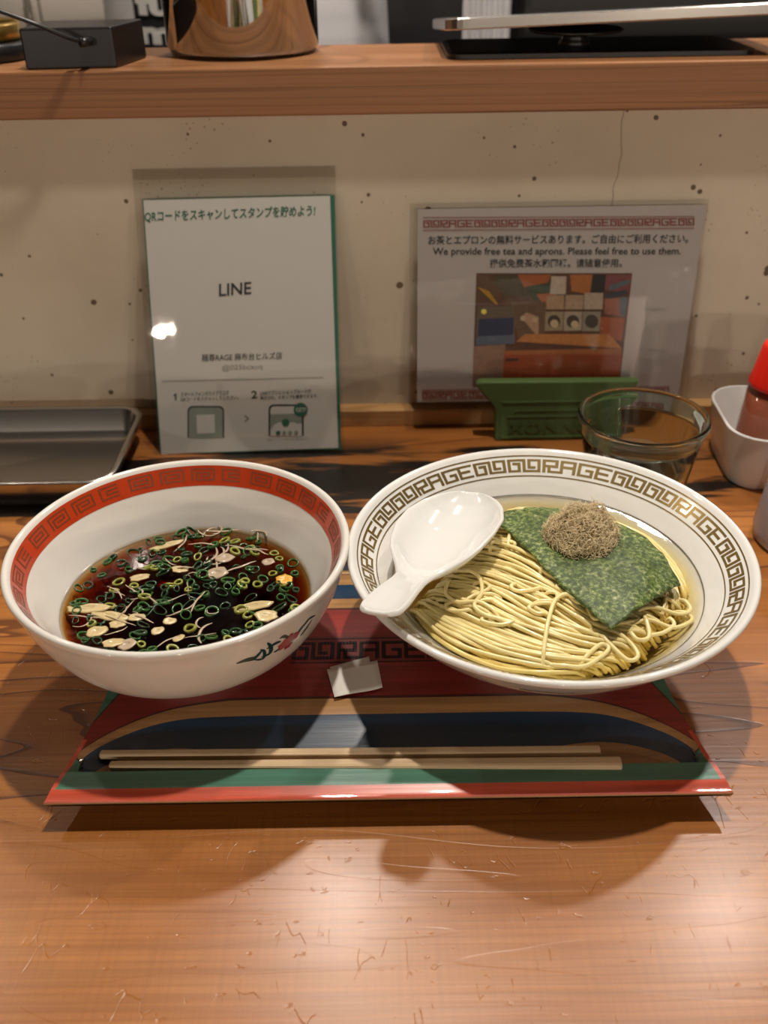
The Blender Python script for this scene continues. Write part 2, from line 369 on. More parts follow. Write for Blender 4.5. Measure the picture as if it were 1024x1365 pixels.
# ------------------------------------------------------------ meander glyphs
GU = ["#######.#####", "#.....#.#...#", "#.###.#.#...#", "#...#.#.#...#", "#...#.#.###.#", "#...#.#.....#", "#####.#######"]
RA = ["######.######", "#....#.#....#", "#....#.#....#", "######.######", "#.#....#....#", "#.#....#....#", "#.######....#"]
GE = ["#############", "#......#.....", "#......#.....", "#..###.#####.", "#....#.#.....", "#....#.#.....", "######.######"]
def cells(seq):
    out = []; x = 0
    for g in seq:
        for j, row in enumerate(g):
            for i, ch in enumerate(row):
                if ch == '#': out.append((x+i, 6-j))
        x += 14
    return out, x-1
def cell_mesh(cl, f, ex=0.14):
    """one quad per cell, slightly widened strokes; f(i,j) -> point."""
    V = []; F = []
    for i, j in cl:
        k = len(V); a, b, c_, d = i-ex, i+1+ex, max(0, j-ex), min(7, j+1+ex)
        V += [f(a, c_), f(b, c_), f(b, d), f(a, d)]; F.append((k, k+1, k+2, k+3))
    return V, F
def opj(op, j):
    a = min(int(j), len(op)-2); t_ = j-a; return op[a][0]*(1-t_)+op[a+1][0]*t_, op[a][1]*(1-t_)+op[a+1][1]*t_

# ------------------------------------------------------------ tray
TY = 0.409
def build_tray():
    base = (0, TY, 0); T = thing('serving_tray', 'striped red, blue, green and natural ply serving tray under both bowls', 'tray', base)
    # outer edge of the blue layer in one trough
    yf = 0.3215
    outl = [(-0.153, yf), (-0.155, 0.328), (-0.149, 0.337), (-0.139, 0.345), (-0.124, 0.353), (-0.105, 0.358), (-0.07, 0.3595), (0, 0.3595), (0.07, 0.3595), (0.105, 0.358), (0.124, 0.353), (0.139, 0.345), (0.149, 0.337), (0.155, 0.328), (0.153, yf)]
    outl = [tuple(p) for p in catmull(outl, 4)]
    nx, ny = 360, 120
    u = np.linspace(-1, 1, nx); w = np.linspace(0, 1, ny)**1.0
    yy = 0.3045 + w*(TY-0.3045)
    def hw(y): return 0.149+0.0155*((TY-y)/(TY-0.3045))**1.7
    Y, U = np.meshgrid(yy, u, indexing='ij'); X = U*hw(Y)
    P = np.stack([X.ravel(), Y.ravel()], 1); A = np.array(outl); B = np.roll(A, -1, 0)
    d = np.full(len(P), 9.0)
    for a, b in zip(A, B):
        e = b-a; L = (e@e)+1e-12; tt = np.clip(((P-a)@e)/L, 0, 1); q = a+tt[:, None]*e; d = np.minimum(d, np.hypot(*(P-q).T))
    top = np.interp(P[:, 0], A[:, 0], A[:, 1], left=yf, right=yf)
    ins = (P[:, 1] < top) & (P[:, 1] > yf) & (np.abs(P[:, 0]) < 0.1555)
    fs = 1-0.64*np.clip((np.abs(P[:, 0])-0.085)/0.065, 0, 1)**0.9
    s = np.where(ins, -d, d)/fs
    dfront = P[:, 1]-yf
    dt = np.full(len(P), 9.0)
    for a, b in zip(A[:-1], A[1:]):
        e = b-a; L_ = (e@e)+1e-12; tt = np.clip(((P-a)@e)/L_, 0, 1); q = a+tt[:, None]*e; dt = np.minimum(dt, np.hypot(*(P-q).T))
    s = np.where(ins, np.maximum(-dt/fs, -dfront*9), s)
    x_, y_ = P[:, 0], P[:, 1]
    xg = np.interp(y_, [0.30, 0.343, 0.350, 0.385, 0.409], [0.30, 0.1600, 0.1565, 0.1420, 0.136]); side = np.abs(x_)-xg
    gtop = 0.3215+0.012*np.clip((np.abs(x_)-0.138)/0.022, 0, 1)**1.5
    green = np.maximum(side, np.where(np.abs(x_) > 0.137, gtop-y_, yf-y_))
    green = np.where(ins & (y_ > yf+0.0006), -0.01, green)
    rim = np.maximum(0.3105-y_, np.where(y_ < 0.344, (np.abs(U.ravel())-0.986)*0.1, -0.01))
    def sm(a, b, v): t_ = np.clip((v-a)/(b-a), 0, 1); return t_*t_*(3-2*t_)
    z = 0.0105+0.0075*sm(-0.034, 0.012, s)
    z = np.maximum(z, 0.0) + 0.0025*sm(-0.001, 0.010, side) 
    z = np.where(y_ < yf, 0.0185-0.0015*sm(0.312, 0.3045, y_), z)
    Z = z.reshape(ny, nx)
    # mirror to the rear half
    VX = np.concatenate([X, X[::-1][1:]]); VY = np.concatenate([Y, 2*TY-Y[::-1][1:]]); VZ = np.concatenate([Z, Z[::-1][1:]])
    mir = lambda q_: np.concatenate([q_.reshape(ny, nx), q_.reshape(ny, nx)[::-1][1:]]).ravel().tolist()
    TR, GR, RM = mir(0.5+s*10), mir(green), mir(rim)
    n2 = VX.shape[0]; V = np.stack([VX.ravel(), VY.ravel(), VZ.ravel()], 1).tolist(); F = []; PL = [0.0]*len(V)
    for j in range(n2-1):
        for i in range(nx-1):
            k = j*nx+i; F.append((k, k+1, k+nx+1, k+nx))
    # ply edge: border loop pushed down through layers
    loop = [i for i in range(nx)] + [j*nx+nx-1 for j in range(1, n2)] + [(n2-1)*nx+i for i in range(nx-2, -1, -1)] + [j*nx for j in range(n2-2, 0, -1)]
    prev = loop
    for dz, ins_, lv in ((0.0, 0.0, 0.0), (-0.0010, -0.0005, 0.0), (-0.00105, -0.0005, 1.0), (-0.0018, -0.0006, 1.0), (-0.00185, -0.0006, 2.0), (-0.0044, 0.0005, 2.0), (-0.00445, 0.0006, 1.0), (-0.0055, 0.0022, 1.0), (-0.0058, 0.022, 1.0), (-0.0165, 0.026, 1.0)):
        cur = []
        for q in loop:
            x, y, zz = V[q]; f = 1-ins_/0.16; g = 1-ins_/0.105
            cur.append(len(V)); V.append((x*f, TY+(y-TY)*g, max(0.0, 0.0172+dz) if dz < 0 else zz)); TR.append(1.0); GR.append(-1.0); RM.append(1.0); PL.append(lv)
        n = len(loop)
        for a in range(n): F.append((prev[a], cur[a], cur[(a+1) % n], prev[(a+1) % n]))
        prev = cur
    F.append(tuple(prev[::-1]))
    b = mesh('tray_board', V, F, M['ply'], T, smooth=False)
    for nm, arr in (('trough', TR), ('green', GR), ('rim', RM), ('ply', PL)):
        at = b.data.attributes.new(nm, 'FLOAT', 'POINT'); at.data.foreach_set('value', arr)
    # engraved meander strip
    cl, wd = cells([GU, RA, GE, GU]); x0, x1, y0, y1 = -0.0535, 0.047, 0.4015, 0.4165
    V, F = cell_mesh(cl, lambda i, j: (x0+(x1-x0)*i/wd, y0+(y1-y0)*j/7.0, 0.01815))
    for yb in (0.3985, 0.4188): V2, F2 = box(x0-0.001, x1+0.001, yb, yb+0.0009, 0.0180, 0.01815); V, F = join([(V, F), (V2, F2)])
    mesh('engraved_meander', V, F, simple('burnt_engraving', (0.03, 0.006, 0.006), 0.6), T, label='dark engraved key-pattern strip reading RAGE')
build_tray()

# ------------------------------------------------------------ bowls
def offset_prof(pts, z0, z1, eps, n=8):
    """ring strip lying on the inner wall between two heights, lifted by eps."""
    zs = [p[1] for p in pts]; rs = [p[0] for p in pts]; out = []
    for k in range(n+1):
        z = z0+(z1-z0)*k/n; r = np.interp(z, zs, rs); dr = (np.interp(z+1e-3, zs, rs)-np.interp(z-1e-3, zs, rs))/2e-3
        nr, nz = -1/math.hypot(1, dr), dr/math.hypot(1, dr); out.append((r+nr*eps, z+nz*eps))
    return out
RC = (0.0888, 0.4176, 0.0181)
R_in = [(0, .012), (.03, .0125), (.055, .020), (.072, .032), (.085, .045), (.0934, .0535), (.1018, .0606), (.1045, .0630)]
R_rim = [(.1062, .0646), (.1080, .0652), (.1093, .0642), (.1092, .0626), (.1075, .0605)]
R_out = [(.098, .0495), (.085, .036), (.066, .022), (.049, .013), (.0455, .010), (.0445, .001), (.0435, 0), (.040, 0), (.039, .006), (0, .008)]
Rin_s = [tuple(p) for p in catmull(R_in, 5)]
B = thing('noodle_bowl', 'wide white bowl with gold key-pattern rim holding pale noodles', 'bowl', RC)
prof = Rin_s[:-1]+[tuple(p) for p in catmull([R_in[-1]]+R_rim+R_out[:5], 4)]+R_out[5:]
fixn(mesh('bowl_body', *lathe(prof, RC, 128), M['ceramic'], B, smooth=True))
def ring_pattern(center, prof_pts, z0, z1, seq, periods, phase, name, mat, parent, eps=0.00018, label=None):
    cl, wd = cells(seq); per = wd+1; cl = [(i+k*per, j) for k in range(periods) for i, j in cl]; tot = per*periods
    op = offset_prof(prof_pts, z0, z1, eps, 7)
    def f(i, j):
        a = phase+2*PI*i/tot; r, z = opj(op, j); return (center[0]+r*math.sin(a), center[1]+r*math.cos(a), center[2]+z)
    V, F = cell_mesh(cl, f)
    return mesh(name, V, F, mat, parent, label=label)
ring_pattern(RC, Rin_s, 0.0552, 0.0608, [RA, GE, GU, GU], 7, 0.125, 'gold_meander', M['gold'], B, label='gold key pattern spelling RAGE around the inner rim')
for nm, a, b in (('outer_gold_line', 0.0620, 0.0626), ('inner_gold_line', 0.0533, 0.0538)):
    mesh(nm, *lathe(offset_prof(Rin_s, a, b, 0.0002, 2), RC, 128), M['gold'], B, smooth=True)
# faint outside motif under the rim
Rout_s = [(r, z) for r, z in R_out[:5]][::-1]+[(.1075, .0605)]
cl, wd = cells([GU, RA, GE, GU])
for k in range(3):
    a0 = math.radians(196+k*120)
    def f(i, j):
        z = 0.040+0.008*j/7; r = np.interp(z, [p[1] for p in Rout_s], [p[0] for p in Rout_s])+0.0003; a = a0+0.55*(-i/wd)
        return (RC[0]+r*math.sin(a), RC[1]+r*math.cos(a), RC[2]+z)
    V, F = cell_mesh(cl, f); mesh('outer_motif', V, F, M['gold'], B)

LC = (-0.109, 0.412, 0.0181)
L_in = [(0, .010), (.03, .011), (.05, .018), (.0625, .029), (.069, .0395), (.0765, .053), (.0805, .0610), (.0852, .0705)]
L_rim = [(.0870, .0738), (.0888, .0747), (.0904, .0736), (.0903, .0712), (.0888, .067)]
L_out = [(.084, .052), (.074, .033), (.058, .018), (.043, .0095), (.0375, .0070), (.0367, .001), (.0360, 0), (.032, 0), (.031, .004), (0, .006)]
Lin_s = [tuple(p) for p in catmull(L_in, 5)]
Lfull = Lin_s[:-1]+[tuple(p) for p in catmull([L_in[-1]]+L_rim[:2], 3)]
BL = thing('soup_bowl', 'deep white bowl with red inner rim band holding dark broth', 'bowl', LC)
prof = Lin_s[:-1]+[tuple(p) for p in catmull([L_in[-1]]+L_rim+L_out[:5], 4)]+L_out[5:]
fixn(mesh('bowl_body', *lathe(prof, LC, 128), M['cream'], BL, smooth=True))
Lz = [p for p in Lfull if p[1] <= 0.0742]
rb = mesh('red_band', *lathe(offset_prof(Lz, 0.0612, 0.0722, 0.0002, 8), LC, 128), M['redband'], BL, smooth=True, label='glossy red band inside the rim')
SQ = ["###########.", "#.........#.", "#.#######.#.", "#.#.....#.#.", "#.#.#####.#.", "#.#.......#.", "#.#########."]
EE = ["#########...", "#...........", "#..######...", "#..#........", "#..######...", "#...........", "#########..."]
BX = ["###########.", "#.........#.", "#.#######.#.", "#.#.....#.#.", "#.#######.#.", "#.........#.", "###########."]
def cells2(seq):
    out = []; x = 0
    for g in seq:
        out += [(x+i, 6-j) for j, row in enumerate(g) for i, ch in enumerate(row) if ch == '#']; x += 14
    return out, x
cl, wd = cells2([SQ, EE, BX, SQ]); P7 = 7; cl = [(i+k*wd, j) for k in range(P7) for i, j in cl]; op = offset_prof(Lz, 0.0638, 0.0708, 0.0004, 7)
V, F = cell_mesh(cl, lambda i, j: (LC[0]+opj(op, j)[0]*math.sin(2*PI*i/(wd*P7)-0.1), LC[1]+opj(op, j)[0]*math.cos(2*PI*i/(wd*P7)-0.1), LC[2]+opj(op, j)[1]), -0.08)
mesh('meander_lines', V, F, M['dullgold'], rb, label='dull gold key pattern on the red band')
# dragon and peony painted on the outside
Lo = [(r, z) for r, z in L_out[:5]][::-1]+[(.0888, .067), (.0903, .0712)]
def outpt(a, z, e=0.0003):
    r = np.interp(z, [p[1] for p in Lo], [p[0] for p in Lo])+e; return (LC[0]+r*math.sin(a), LC[1]+r*math.cos(a), LC[2]+z)
def find_az(x, y):
    best = None
    for k in range(220):
        a = math.radians(60+k*0.8)
        for zz in range(30, 68):
            z = zz/1000; p = Vector(outpt(a, z))-CAMP; w_ = p.dot(fw)
            X = 512+FPX*p.dot(ax)/w_; Y = 682.5-FPX*p.dot(ay)/w_; e = (X-x)**2+(Y-y)**2
            if best is None or e < best[0]: best = (e, a, z)
    return best[1], best[2]
def stroke(pts, wmax, mat_name, name):
    q = [find_az(*p) for p in pts]; q = [tuple(p) for p in catmull(q, 5)]; V = []; F = []
    for k, (a, z) in enumerate(q):
        k0 = max(k-1, 0); k1 = min(k+1, len(q)-1); da = (q[k1][0]-q[k0][0])*0.08; dz = q[k1][1]-q[k0][1]; L = math.hypot(da, dz)+1e-9
        w_ = wmax*(0.25+0.75*math.sin(PI*k/(len(q)-1))); V += [outpt(a+w_*dz/L/0.08, z-w_*da/L), outpt(a-w_*dz/L/0.08, z+w_*da/L)]
    for k in range(len(q)-1): F.append((2*k, 2*k+1, 2*k+3, 2*k+2))
    return V, F
ST = [([(316, 885), (328, 880), (340, 876), (349, 867)], 0.0016), ([(336, 880), (350, 878), (352, 868), (346, 866)], 0.0009), ([(348, 876), (360, 871), (362, 862), (357, 857)], 0.0012), ([(355, 866), (366, 858), (375, 855)], 0.0012), ([(364, 870), (370, 866), (376, 860)], 0.0008), ([(372, 852), (378, 848), (386, 850)], 0.0010), ([(395, 848), (402, 838), (411, 828)], 0.0013), ([(400, 848), (408, 838), (416, 826)], 0.0012), ([(404, 834), (412, 826), (420, 820)], 0.0009)]
mesh('dragon_motif', *join([stroke(p, w_, 0, 0) for p, w_ in ST]), M['green_ink'], BL, label='dark green curling dragon painted outside')
def blob(cx, cy, r):
    a, z = find_az(cx, cy); V = [outpt(a, z, 0.00045)]; n = 18
    for k in range(n): t_ = 2*PI*k/n; rr = r*(1+0.18*math.sin(5*t_)); V.append(outpt(a+rr*math.cos(t_)/0.085, z+rr*math.sin(t_), 0.00045))
    return V, [(0, 1+k, 1+(k+1) % n) for k in range(n)]
mesh('peony_motif', *join([blob(378, 858, 0.0036), blob(386, 851, 0.0034), blob(393, 848, 0.0028), blob(384, 860, 0.0026)]), M['red_ink'], BL, label='red peony painted outside')

# broths
def broth(name, center, prof_pts, level, mat, label, inset=0.0006):
    pts = [(r-inset if r > 0.002 else 0, z+inset*0.8) for r, z in prof_pts if z < level]
    rl = np.interp(level, [p[1] for p in prof_pts], [p[0] for p in prof_pts])
    pts = pts+[(rl-inset, level), (rl-0.002, level-0.0003), (rl*0.6, level-0.0003), (0, level-0.0003)]
    pts[0] = (0, pts[0][1])
    base = (center[0], center[1], center[2]+prof_pts[0][1])
    o = fixn(mesh(name, *lathe(pts, center, 96), mat, base=base, smooth=True)); tag(o, label, 'broth'); return o
broth('clear_broth', RC, Rin_s, 0.0452, M['clearsoup'], 'clear golden broth around the noodles in the gold-rimmed bowl')
broth('dark_broth', LC, Lin_s, 0.0395, M['darksoup'], 'dark brown soy broth in the red-banded bowl')

# ------------------------------------------------------------ noodles
ZS = RC[2]+0.0452
def mound(x, y):
    r = math.hypot(x-RC[0], y-RC[1]); return ZS-0.0045+0.0135*(1-(r/0.082)**2)
def pw(x, y, z=ZS+0.003): p = atz(x, y, z); return (p.x, p.y)
G1 = [[(540, 800), (590, 843), (650, 868), (720, 880), (785, 884)], [(552, 790), (605, 822), (668, 850), (740, 868), (820, 874)], [(570, 780), (630, 800), (695, 832), (765, 855), (850, 862)],
      [(590, 768), (650, 782), (715, 808), (785, 838), (866, 850)], [(620, 742), (680, 760), (740, 792), (800, 822), (880, 836)], [(640, 718), (695, 738), (750, 772), (805, 806), (890, 822)],
      [(645, 698), (705, 712), (765, 750), (822, 788), (905, 806)], [(655, 684), (725, 692), (790, 730), (852, 768), (922, 796)]]
G2 = [[(668, 672), (760, 676), (838, 692), (885, 722), (922, 768)], [(690, 680), (770, 686), (840, 704), (886, 738), (914, 782)], [(720, 690), (790, 700), (850, 722), (888, 756), (905, 800)], [(760, 700), (810, 716), (856, 744), (880, 780), (880, 820)]]
lines = []; rads = []
def wob(n, amp, k=3):
    t_ = np.linspace(0, 1, n); o = np.zeros(n)
    for q in range(1, k+1): o += random.gauss(0, 1)*np.sin(q*PI*t_*random.uniform(0.8, 1.6)+random.uniform(0, 6))/q
    return o*amp
def clampb(p, m_=0.0022):
    zr_ = max(0.0135, p[2]-RC[2]); rm_ = float(np.interp(zr_, [q[1] for q in Rin_s], [q[0] for q in Rin_s]))-m_; r = math.hypot(p[0]-RC[0], p[1]-RC[1])
    k_ = min(1, rm_/max(r, 1e-6)); return (RC[0]+(p[0]-RC[0])*k_, RC[1]+(p[1]-RC[1])*k_, max(p[2], RC[2]+0.0145))
def family(G, per, layers):
    W_ = [[pw(*p) for p in g] for g in G]
    for gi in range(len(W_)-1):
        for k in range(per):
            for ly in range(layers):
                t_ = (k+random.random())/per; pts = [(np.array(a)*(1-t_)+np.array(b)*t_) for a, b in zip(W_[gi], W_[gi+1])]
                pts = np.array(catmull(pts, 6)); n = len(pts)
                T = np.gradient(pts, axis=0); T /= np.linalg.norm(T, axis=1)[:, None]; N = np.stack([-T[:, 1], T[:, 0]], 1)
                pts = pts + N*wob(n, 0.0017)[:, None]
                a = random.randint(0, 3) if random.random() < 0.4 else 0; b = n-random.randint(0, 5)
                pts = pts[a:b]; n = len(pts); dz = wob(n, 0.0009)-0.0021*ly+random.uniform(-0.0006, 0.0012)
                e = np.minimum(np.linspace(0, 1, n), np.linspace(1, 0, n)); dip = -0.006*np.clip(1-e/0.10, 0, 1)**2
                L = [(x, y, mound(x, y)+dz[i]+dip[i]) for i, (x, y) in enumerate(pts)]
                lines.append([clampb(p) for p in L]); rads.append(random.uniform(0.00100, 0.00125))
family(G1, 8, 4); family(G2, 8, 4)
# loops and folds lying on top
def curl(pix, dz=0.002, r=0.00115):
    pts = [pw(*p) for p in pix]; pts = catmull(pts, 8); n = len(pts)
    lines.append([(p[0], p[1], mound(p[0], p[1])+dz-(0.004*max(0, 1-min(i, n-1-i)/(0.12*n)))) for i, p in enumerate(pts)]); lines[-1] = [clampb(p) for p in lines[-1]]; rads.append(r)
curl([(770, 812), (752, 808), (738, 816), (730, 838), (726, 860), (724, 880)], 0.004)
curl([(700, 872), (770, 882), (800, 872), (812, 862), (802, 858), (786, 868), (770, 882)], 0.002)
curl([(800, 835), (835, 850), (852, 866), (838, 872), (812, 856), (795, 842)], 0.002)
curl([(600, 775), (594, 795), (610, 808), (640, 812), (668, 830)], 0.004)
curl([(645, 735), (640, 700), (655, 690), (678, 715), (690, 722)], 0.003)
curl([(655, 705), (672, 715), (690, 712), (680, 722), (676, 742)], 0.003)
curl([(610, 765), (636, 780), (642, 800), (632, 815), (650, 828), (680, 835)], 0.004)
curl([(780, 815), (790, 832), (805, 828), (800, 818), (790, 822)], 0.003)
curl([(856, 818), (866, 846), (850, 852), (838, 842)], 0.0035)
curl([(905, 790), (922, 805), (905, 815), (870, 812), (840, 822)], 0.003)
curl([(900, 805), (925, 815), (900, 830), (865, 826), (835, 836)], 0.002)
curl([(860, 845), (885, 838), (900, 826), (890, 818)], 0.002)
for k in range(20):
    x = random.uniform(600, 860); y = 690+ (x-600)*0.5+random.uniform(0, 110); a = random.uniform(0, 6.3)
    if y > 855 or (x < 655 and y < 760): continue
    q = [(x+random.uniform(10, 22)*math.cos(a+j*1.0)*(1+0.2*j), y+0.6*random.uniform(8, 16)*math.sin(a+j*1.0)) for j in range(5)]
    curl(q, 0.0022)
o = mesh('noodles', *tubes(lines, rads, 7), M['noodle'], base=(RC[0], RC[1], RC[2]+0.013), smooth=True)
tag(o, 'folded bundle of thin pale yellow noodles in the gold-rimmed bowl', 'noodles', kind='stuff')

# ------------------------------------------------------------ seaweed and shredded kelp
lft = [(652, 688), (690, 724), (738, 775), (780, 812), (816, 837)]; rgt = [(728, 672), (776, 682), (828, 706), (872, 733), (908, 772)]
def nz(x, y): return mound(x, y)+0.0052
A_ = catmull([pw(*p, ZS+0.011) for p in lft], 8); B_ = catmull([pw(*p, ZS+0.011) for p in rgt], 8); V = []; F = []; nv = 24
zl = np.interp(np.linspace(0, 1, len(A_)), [0, .3, .7, 1], [0.010, 0.0135, 0.0125, 0.010]); zr = np.interp(np.linspace(0, 1, len(A_)), [0, .3, .6, .82, 1], [0.008, 0.0125, 0.0145, 0.0135, 0.0065])
for i, (a, b) in enumerate(zip(A_, B_)):
    for j in range(nv+1):
        t_ = j/nv; x, y = a*(1-t_)+b*t_
        x += 0.0004*math.sin(i*1.3+j); y += 0.0004*math.cos(j*1.7+i)
        V.append((x, y, ZS+zl[i]*(1-t_)+zr[i]*t_+0.0028*math.sin(PI*t_)+0.0004*math.sin(i*0.55+j*0.4)+0.0003*math.sin(j*0.9)))
for i in range(len(A_)-1):
    for j in range(nv): k = i*(nv+1)+j; F.append((k, k+1, k+nv+2, k+nv+1))
o = mesh('seaweed_sheet', V, F, M['nori'], base=(RC[0]+0.005, RC[1], ZS+0.008), smooth=True)
md = o.modifiers.new('thick', 'SOLIDIFY'); md.thickness = 0.0005; md.offset = 0
tag(o, 'dark green rectangular nori sheet laid across the noodles', 'seaweed')
kc = atz(777, 722, ZS+0.016); kx, ky, kz = kc.x, kc.y+0.002, ZS+0.0180; KL = []
for k in range(3600):
    th = random.uniform(0, 2*PI); ph = math.acos(random.uniform(-0.15, 1)); rr = random.uniform(0.70, 1.03)
    rx, ry, rz = 0.0190, 0.0165, 0.0185
    n_ = np.array([math.sin(ph)*math.cos(th), math.sin(ph)*math.sin(th), math.cos(ph)])
    c_ = np.array([kx, ky, kz])+n_*np.array([rx, ry, rz])*rr*(1+0.10*math.sin(3*th)+0.08*math.sin(5*ph))
    d_ = np.random.normal(size=3); d_ -= n_*(d_@n_)*0.75; d_ /= np.linalg.norm(d_); e_ = np.cross(n_, d_); L = random.uniform(0.0018, 0.0048); cv = random.uniform(-2.2, 2.2)
    KL.append([c_+d_*L*math.sin(s_*cv)/max(abs(cv), .3)*(1 if cv > 0 else -1)+e_*L*(1-math.cos(s_*cv))/max(abs(cv), .3)*0.9+n_*random.uniform(-.0004, .0006) for s_ in np.linspace(-0.8, 0.8, 6)])
K = thing('shredded_kelp', 'fluffy beige-brown ball of shaved kelp heaped on the nori', 'topping', (kx, ky, ZS+0.0145))
o = mesh('shavings', *tubes(KL, [random.uniform(0.00012, 0.00024) for _ in KL], 4), M['kelp'], K); o['kind'] = 'stuff'
V, F = lathe([(0, -0.003), (0.010, -0.002), (0.0140, 0.002), (0.0125, 0.006), (0.008, 0.0095), (0, 0.0105)], (kx, ky, kz-0.001), 24)
mesh('clump', V, F, M['kelp_dark'], K, smooth=True)

# ------------------------------------------------------------ spoon
P0 = atz(501, 824, 0.0990); P1 = atz(629, 656, 0.0835)
axs = (P1-P0); LN = axs.length; axs.normalize(); sd = Vector((0, 0, 1)).cross(axs); sd.normalize(); nn = axs.cross(sd)
if nn.z < 0: nn = -nn
# a slight roll towards the camera
rl = math.radians(-6); sd2 = sd*math.cos(rl)+nn*math.sin(rl); nn = nn*math.cos(rl)-sd*math.sin(rl); sd = sd2
tt = [0, .012, .04, .10, .20, .28, .34, .40, .47, .55, .66, .78, .88, .94, .98, 1.0]
wv = [.006, .0092, .0112, .0118, .0108, .0100, .0108, .0145, .0195, .0235, .0262, .0262, .0222, .0170, .0105, .004]
dv = [.0005, .0012, .0018, .0024, .0026, .0028, .0040, .0075, .0115, .0140, .0150, .0135, .0100, .0065, .0030, .0008]
hv = [.0015, .0010, .0005, 0, -.0015, -.0035, -.0048, -.0045, -.0030, -.0015, 0, 0, 0, 0, 0, 0]
SV = []; SF = []; nt = 56; nw = 20
for i in range(nt+1):
    t_ = i/nt; t_ = t_; w_ = float(np.interp(t_, tt, wv))*(1+0.13*min(1, max(0, (t_-0.35)/0.15))); dp = float(np.interp(t_, tt, dv)); hh = float(np.interp(t_, tt, hv)); c_ = P0+axs*(t_*LN)
    for j in range(nw+1):
        s_ = 2*j/nw-1; SV.append(c_+sd*(s_*w_)+nn*(hh-dp*(1-abs(s_)**2.6)))
for i in range(nt):
    for j in range(nw): k = i*(nw+1)+j; SF.append((k, k+1, k+nw+2, k+nw+1))
o = mesh('soup_spoon', SV, SF, M['ceramic'], base=tuple(P0), smooth=True)
md = o.modifiers.new('thick', 'SOLIDIFY'); md.thickness = 0.0028; md.offset = -1
md = o.modifiers.new('sub', 'SUBSURF'); md.levels = 1; md.render_levels = 2
tag(o, 'white ceramic soup spoon resting on the noodle bowl rim', 'spoon')
SPOON = o

# ------------------------------------------------------------ toppings in the dark broth
ZB = LC[2]+0.0392
def ringmesh(name, ro, wall, h, mat, squash=1.0, wav=0.0):
    n = 14; V = []; F = []; pr = [(ro-wall, -h/2), (ro-wall*0.3, -h/2), (ro, -h*0.2), (ro, h*0.25), (ro-wall*0.35, h/2), (ro-wall, h*0.35)]
    for k in range(n):
        a = 2*PI*k/n; w_ = 1+wav*math.sin(2*a+1)+wav*0.6*math.sin(3*a)
        for r, z in pr: V.append((r*w_*math.cos(a), r*w_*squash*math.sin(a), z))
    m_ = len(pr)
    for k in range(n):
        k2 = (k+1) % n
        for j in range(m_): j2 = (j+1) % m_; F.append((k*m_+j, k2*m_+j, k2*m_+j2, k*m_+j2))
    me = bpy.data.meshes.new(name); me.from_pydata(V, [], F); me.materials.append(mat); me.polygons.foreach_set('use_smooth', [True]*len(me.polygons)); return me
rings = [ringmesh('scallion_ring', 0.0034, 0.0009, 0.0016, M['scal'][0], 0.9, 0.06), ringmesh('scallion_ring', 0.0027, 0.0008, 0.0016, M['scal'][1], 0.8, 0.1), ringmesh('scallion_ring', 0.0030, 0.0012, 0.0017, M['scal'][2], 0.85, 0.08), ringmesh('scallion_ring', 0.0024, 0.0007, 0.0022, M['scal'][0], 1, 0.05), ringmesh('scallion_ring', 0.0040, 0.0008, 0.0014, M['scal'][1], 0.7, 0.14)]
placed = []
def spot(rmin, rmax=0.063, tries=60):
    for _ in range(tries):
        a = random.uniform(0, 2*PI); r = rmax*math.sqrt(random.random()); x, y = r*math.cos(a), r*math.sin(a)
        if abs(x-0.010) < 0.020 and abs(y+0.020) < 0.016 and random.random() < 0.55: continue
        if all((x-q[0])**2+(y-q[1])**2 > (rmin+q[2])**2 for q in placed): break
    placed.append((x, y, rmin)); return x, y
def inst(name, me, loc, rot, sc, label, cat, group):
    o = bpy.data.objects.new(name, me); o.location = loc; o.rotation_euler = rot; o.scale = (sc, sc, sc); COL.objects.link(o); tag(o, label, cat, group); return o
def slicemesh(name, rx, ry, mat, seed):
    rnd = random.Random(seed); n = 16; V = [(0, 0, 0.0005)]; F = []; off = [1+rnd.uniform(-0.14, 0.14) for _ in range(n)]
    for lv, (s_, z) in enumerate(((0.22, 0.0001), (0.30, 0.0010), (0.85, 0.0009), (1.0, 0.0), (0.85, -0.0009))):
        for k in range(n):
            a = 2*PI*k/n; V.append((rx*s_*off[k]*math.cos(a), ry*s_*off[k]*math.sin(a), z*0.55))
    for k in range(n): F.append((0, 1+k, 1+(k+1) % n))
    for lv in range(4):
        for k in range(n): a = 1+lv*n+k; b = 1+lv*n+(k+1) % n; F.append((a, a+n, b+n, b))
    F.append(tuple(1+4*n+k for k in range(n))[::-1])
    me = bpy.data.meshes.new(name); me.from_pydata(V, [], F); me.materials.append(mat); me.polygons.foreach_set('use_smooth', [True]*len(me.polygons)); return me
sl = [slicemesh('leek_slice', 0.0060, 0.0042, M['leekp'], 1), slicemesh('leek_slice', 0.0050, 0.0040, M['leekp'], 2), slicemesh('leek_slice', 0.0105, 0.0030, M['leekp'], 3), slicemesh('leek_slice', 0.0055, 0.0048, M['leek'], 4)]
def bl(px_, py_): p = atz(px_, py_, ZB); return p.x, p.y
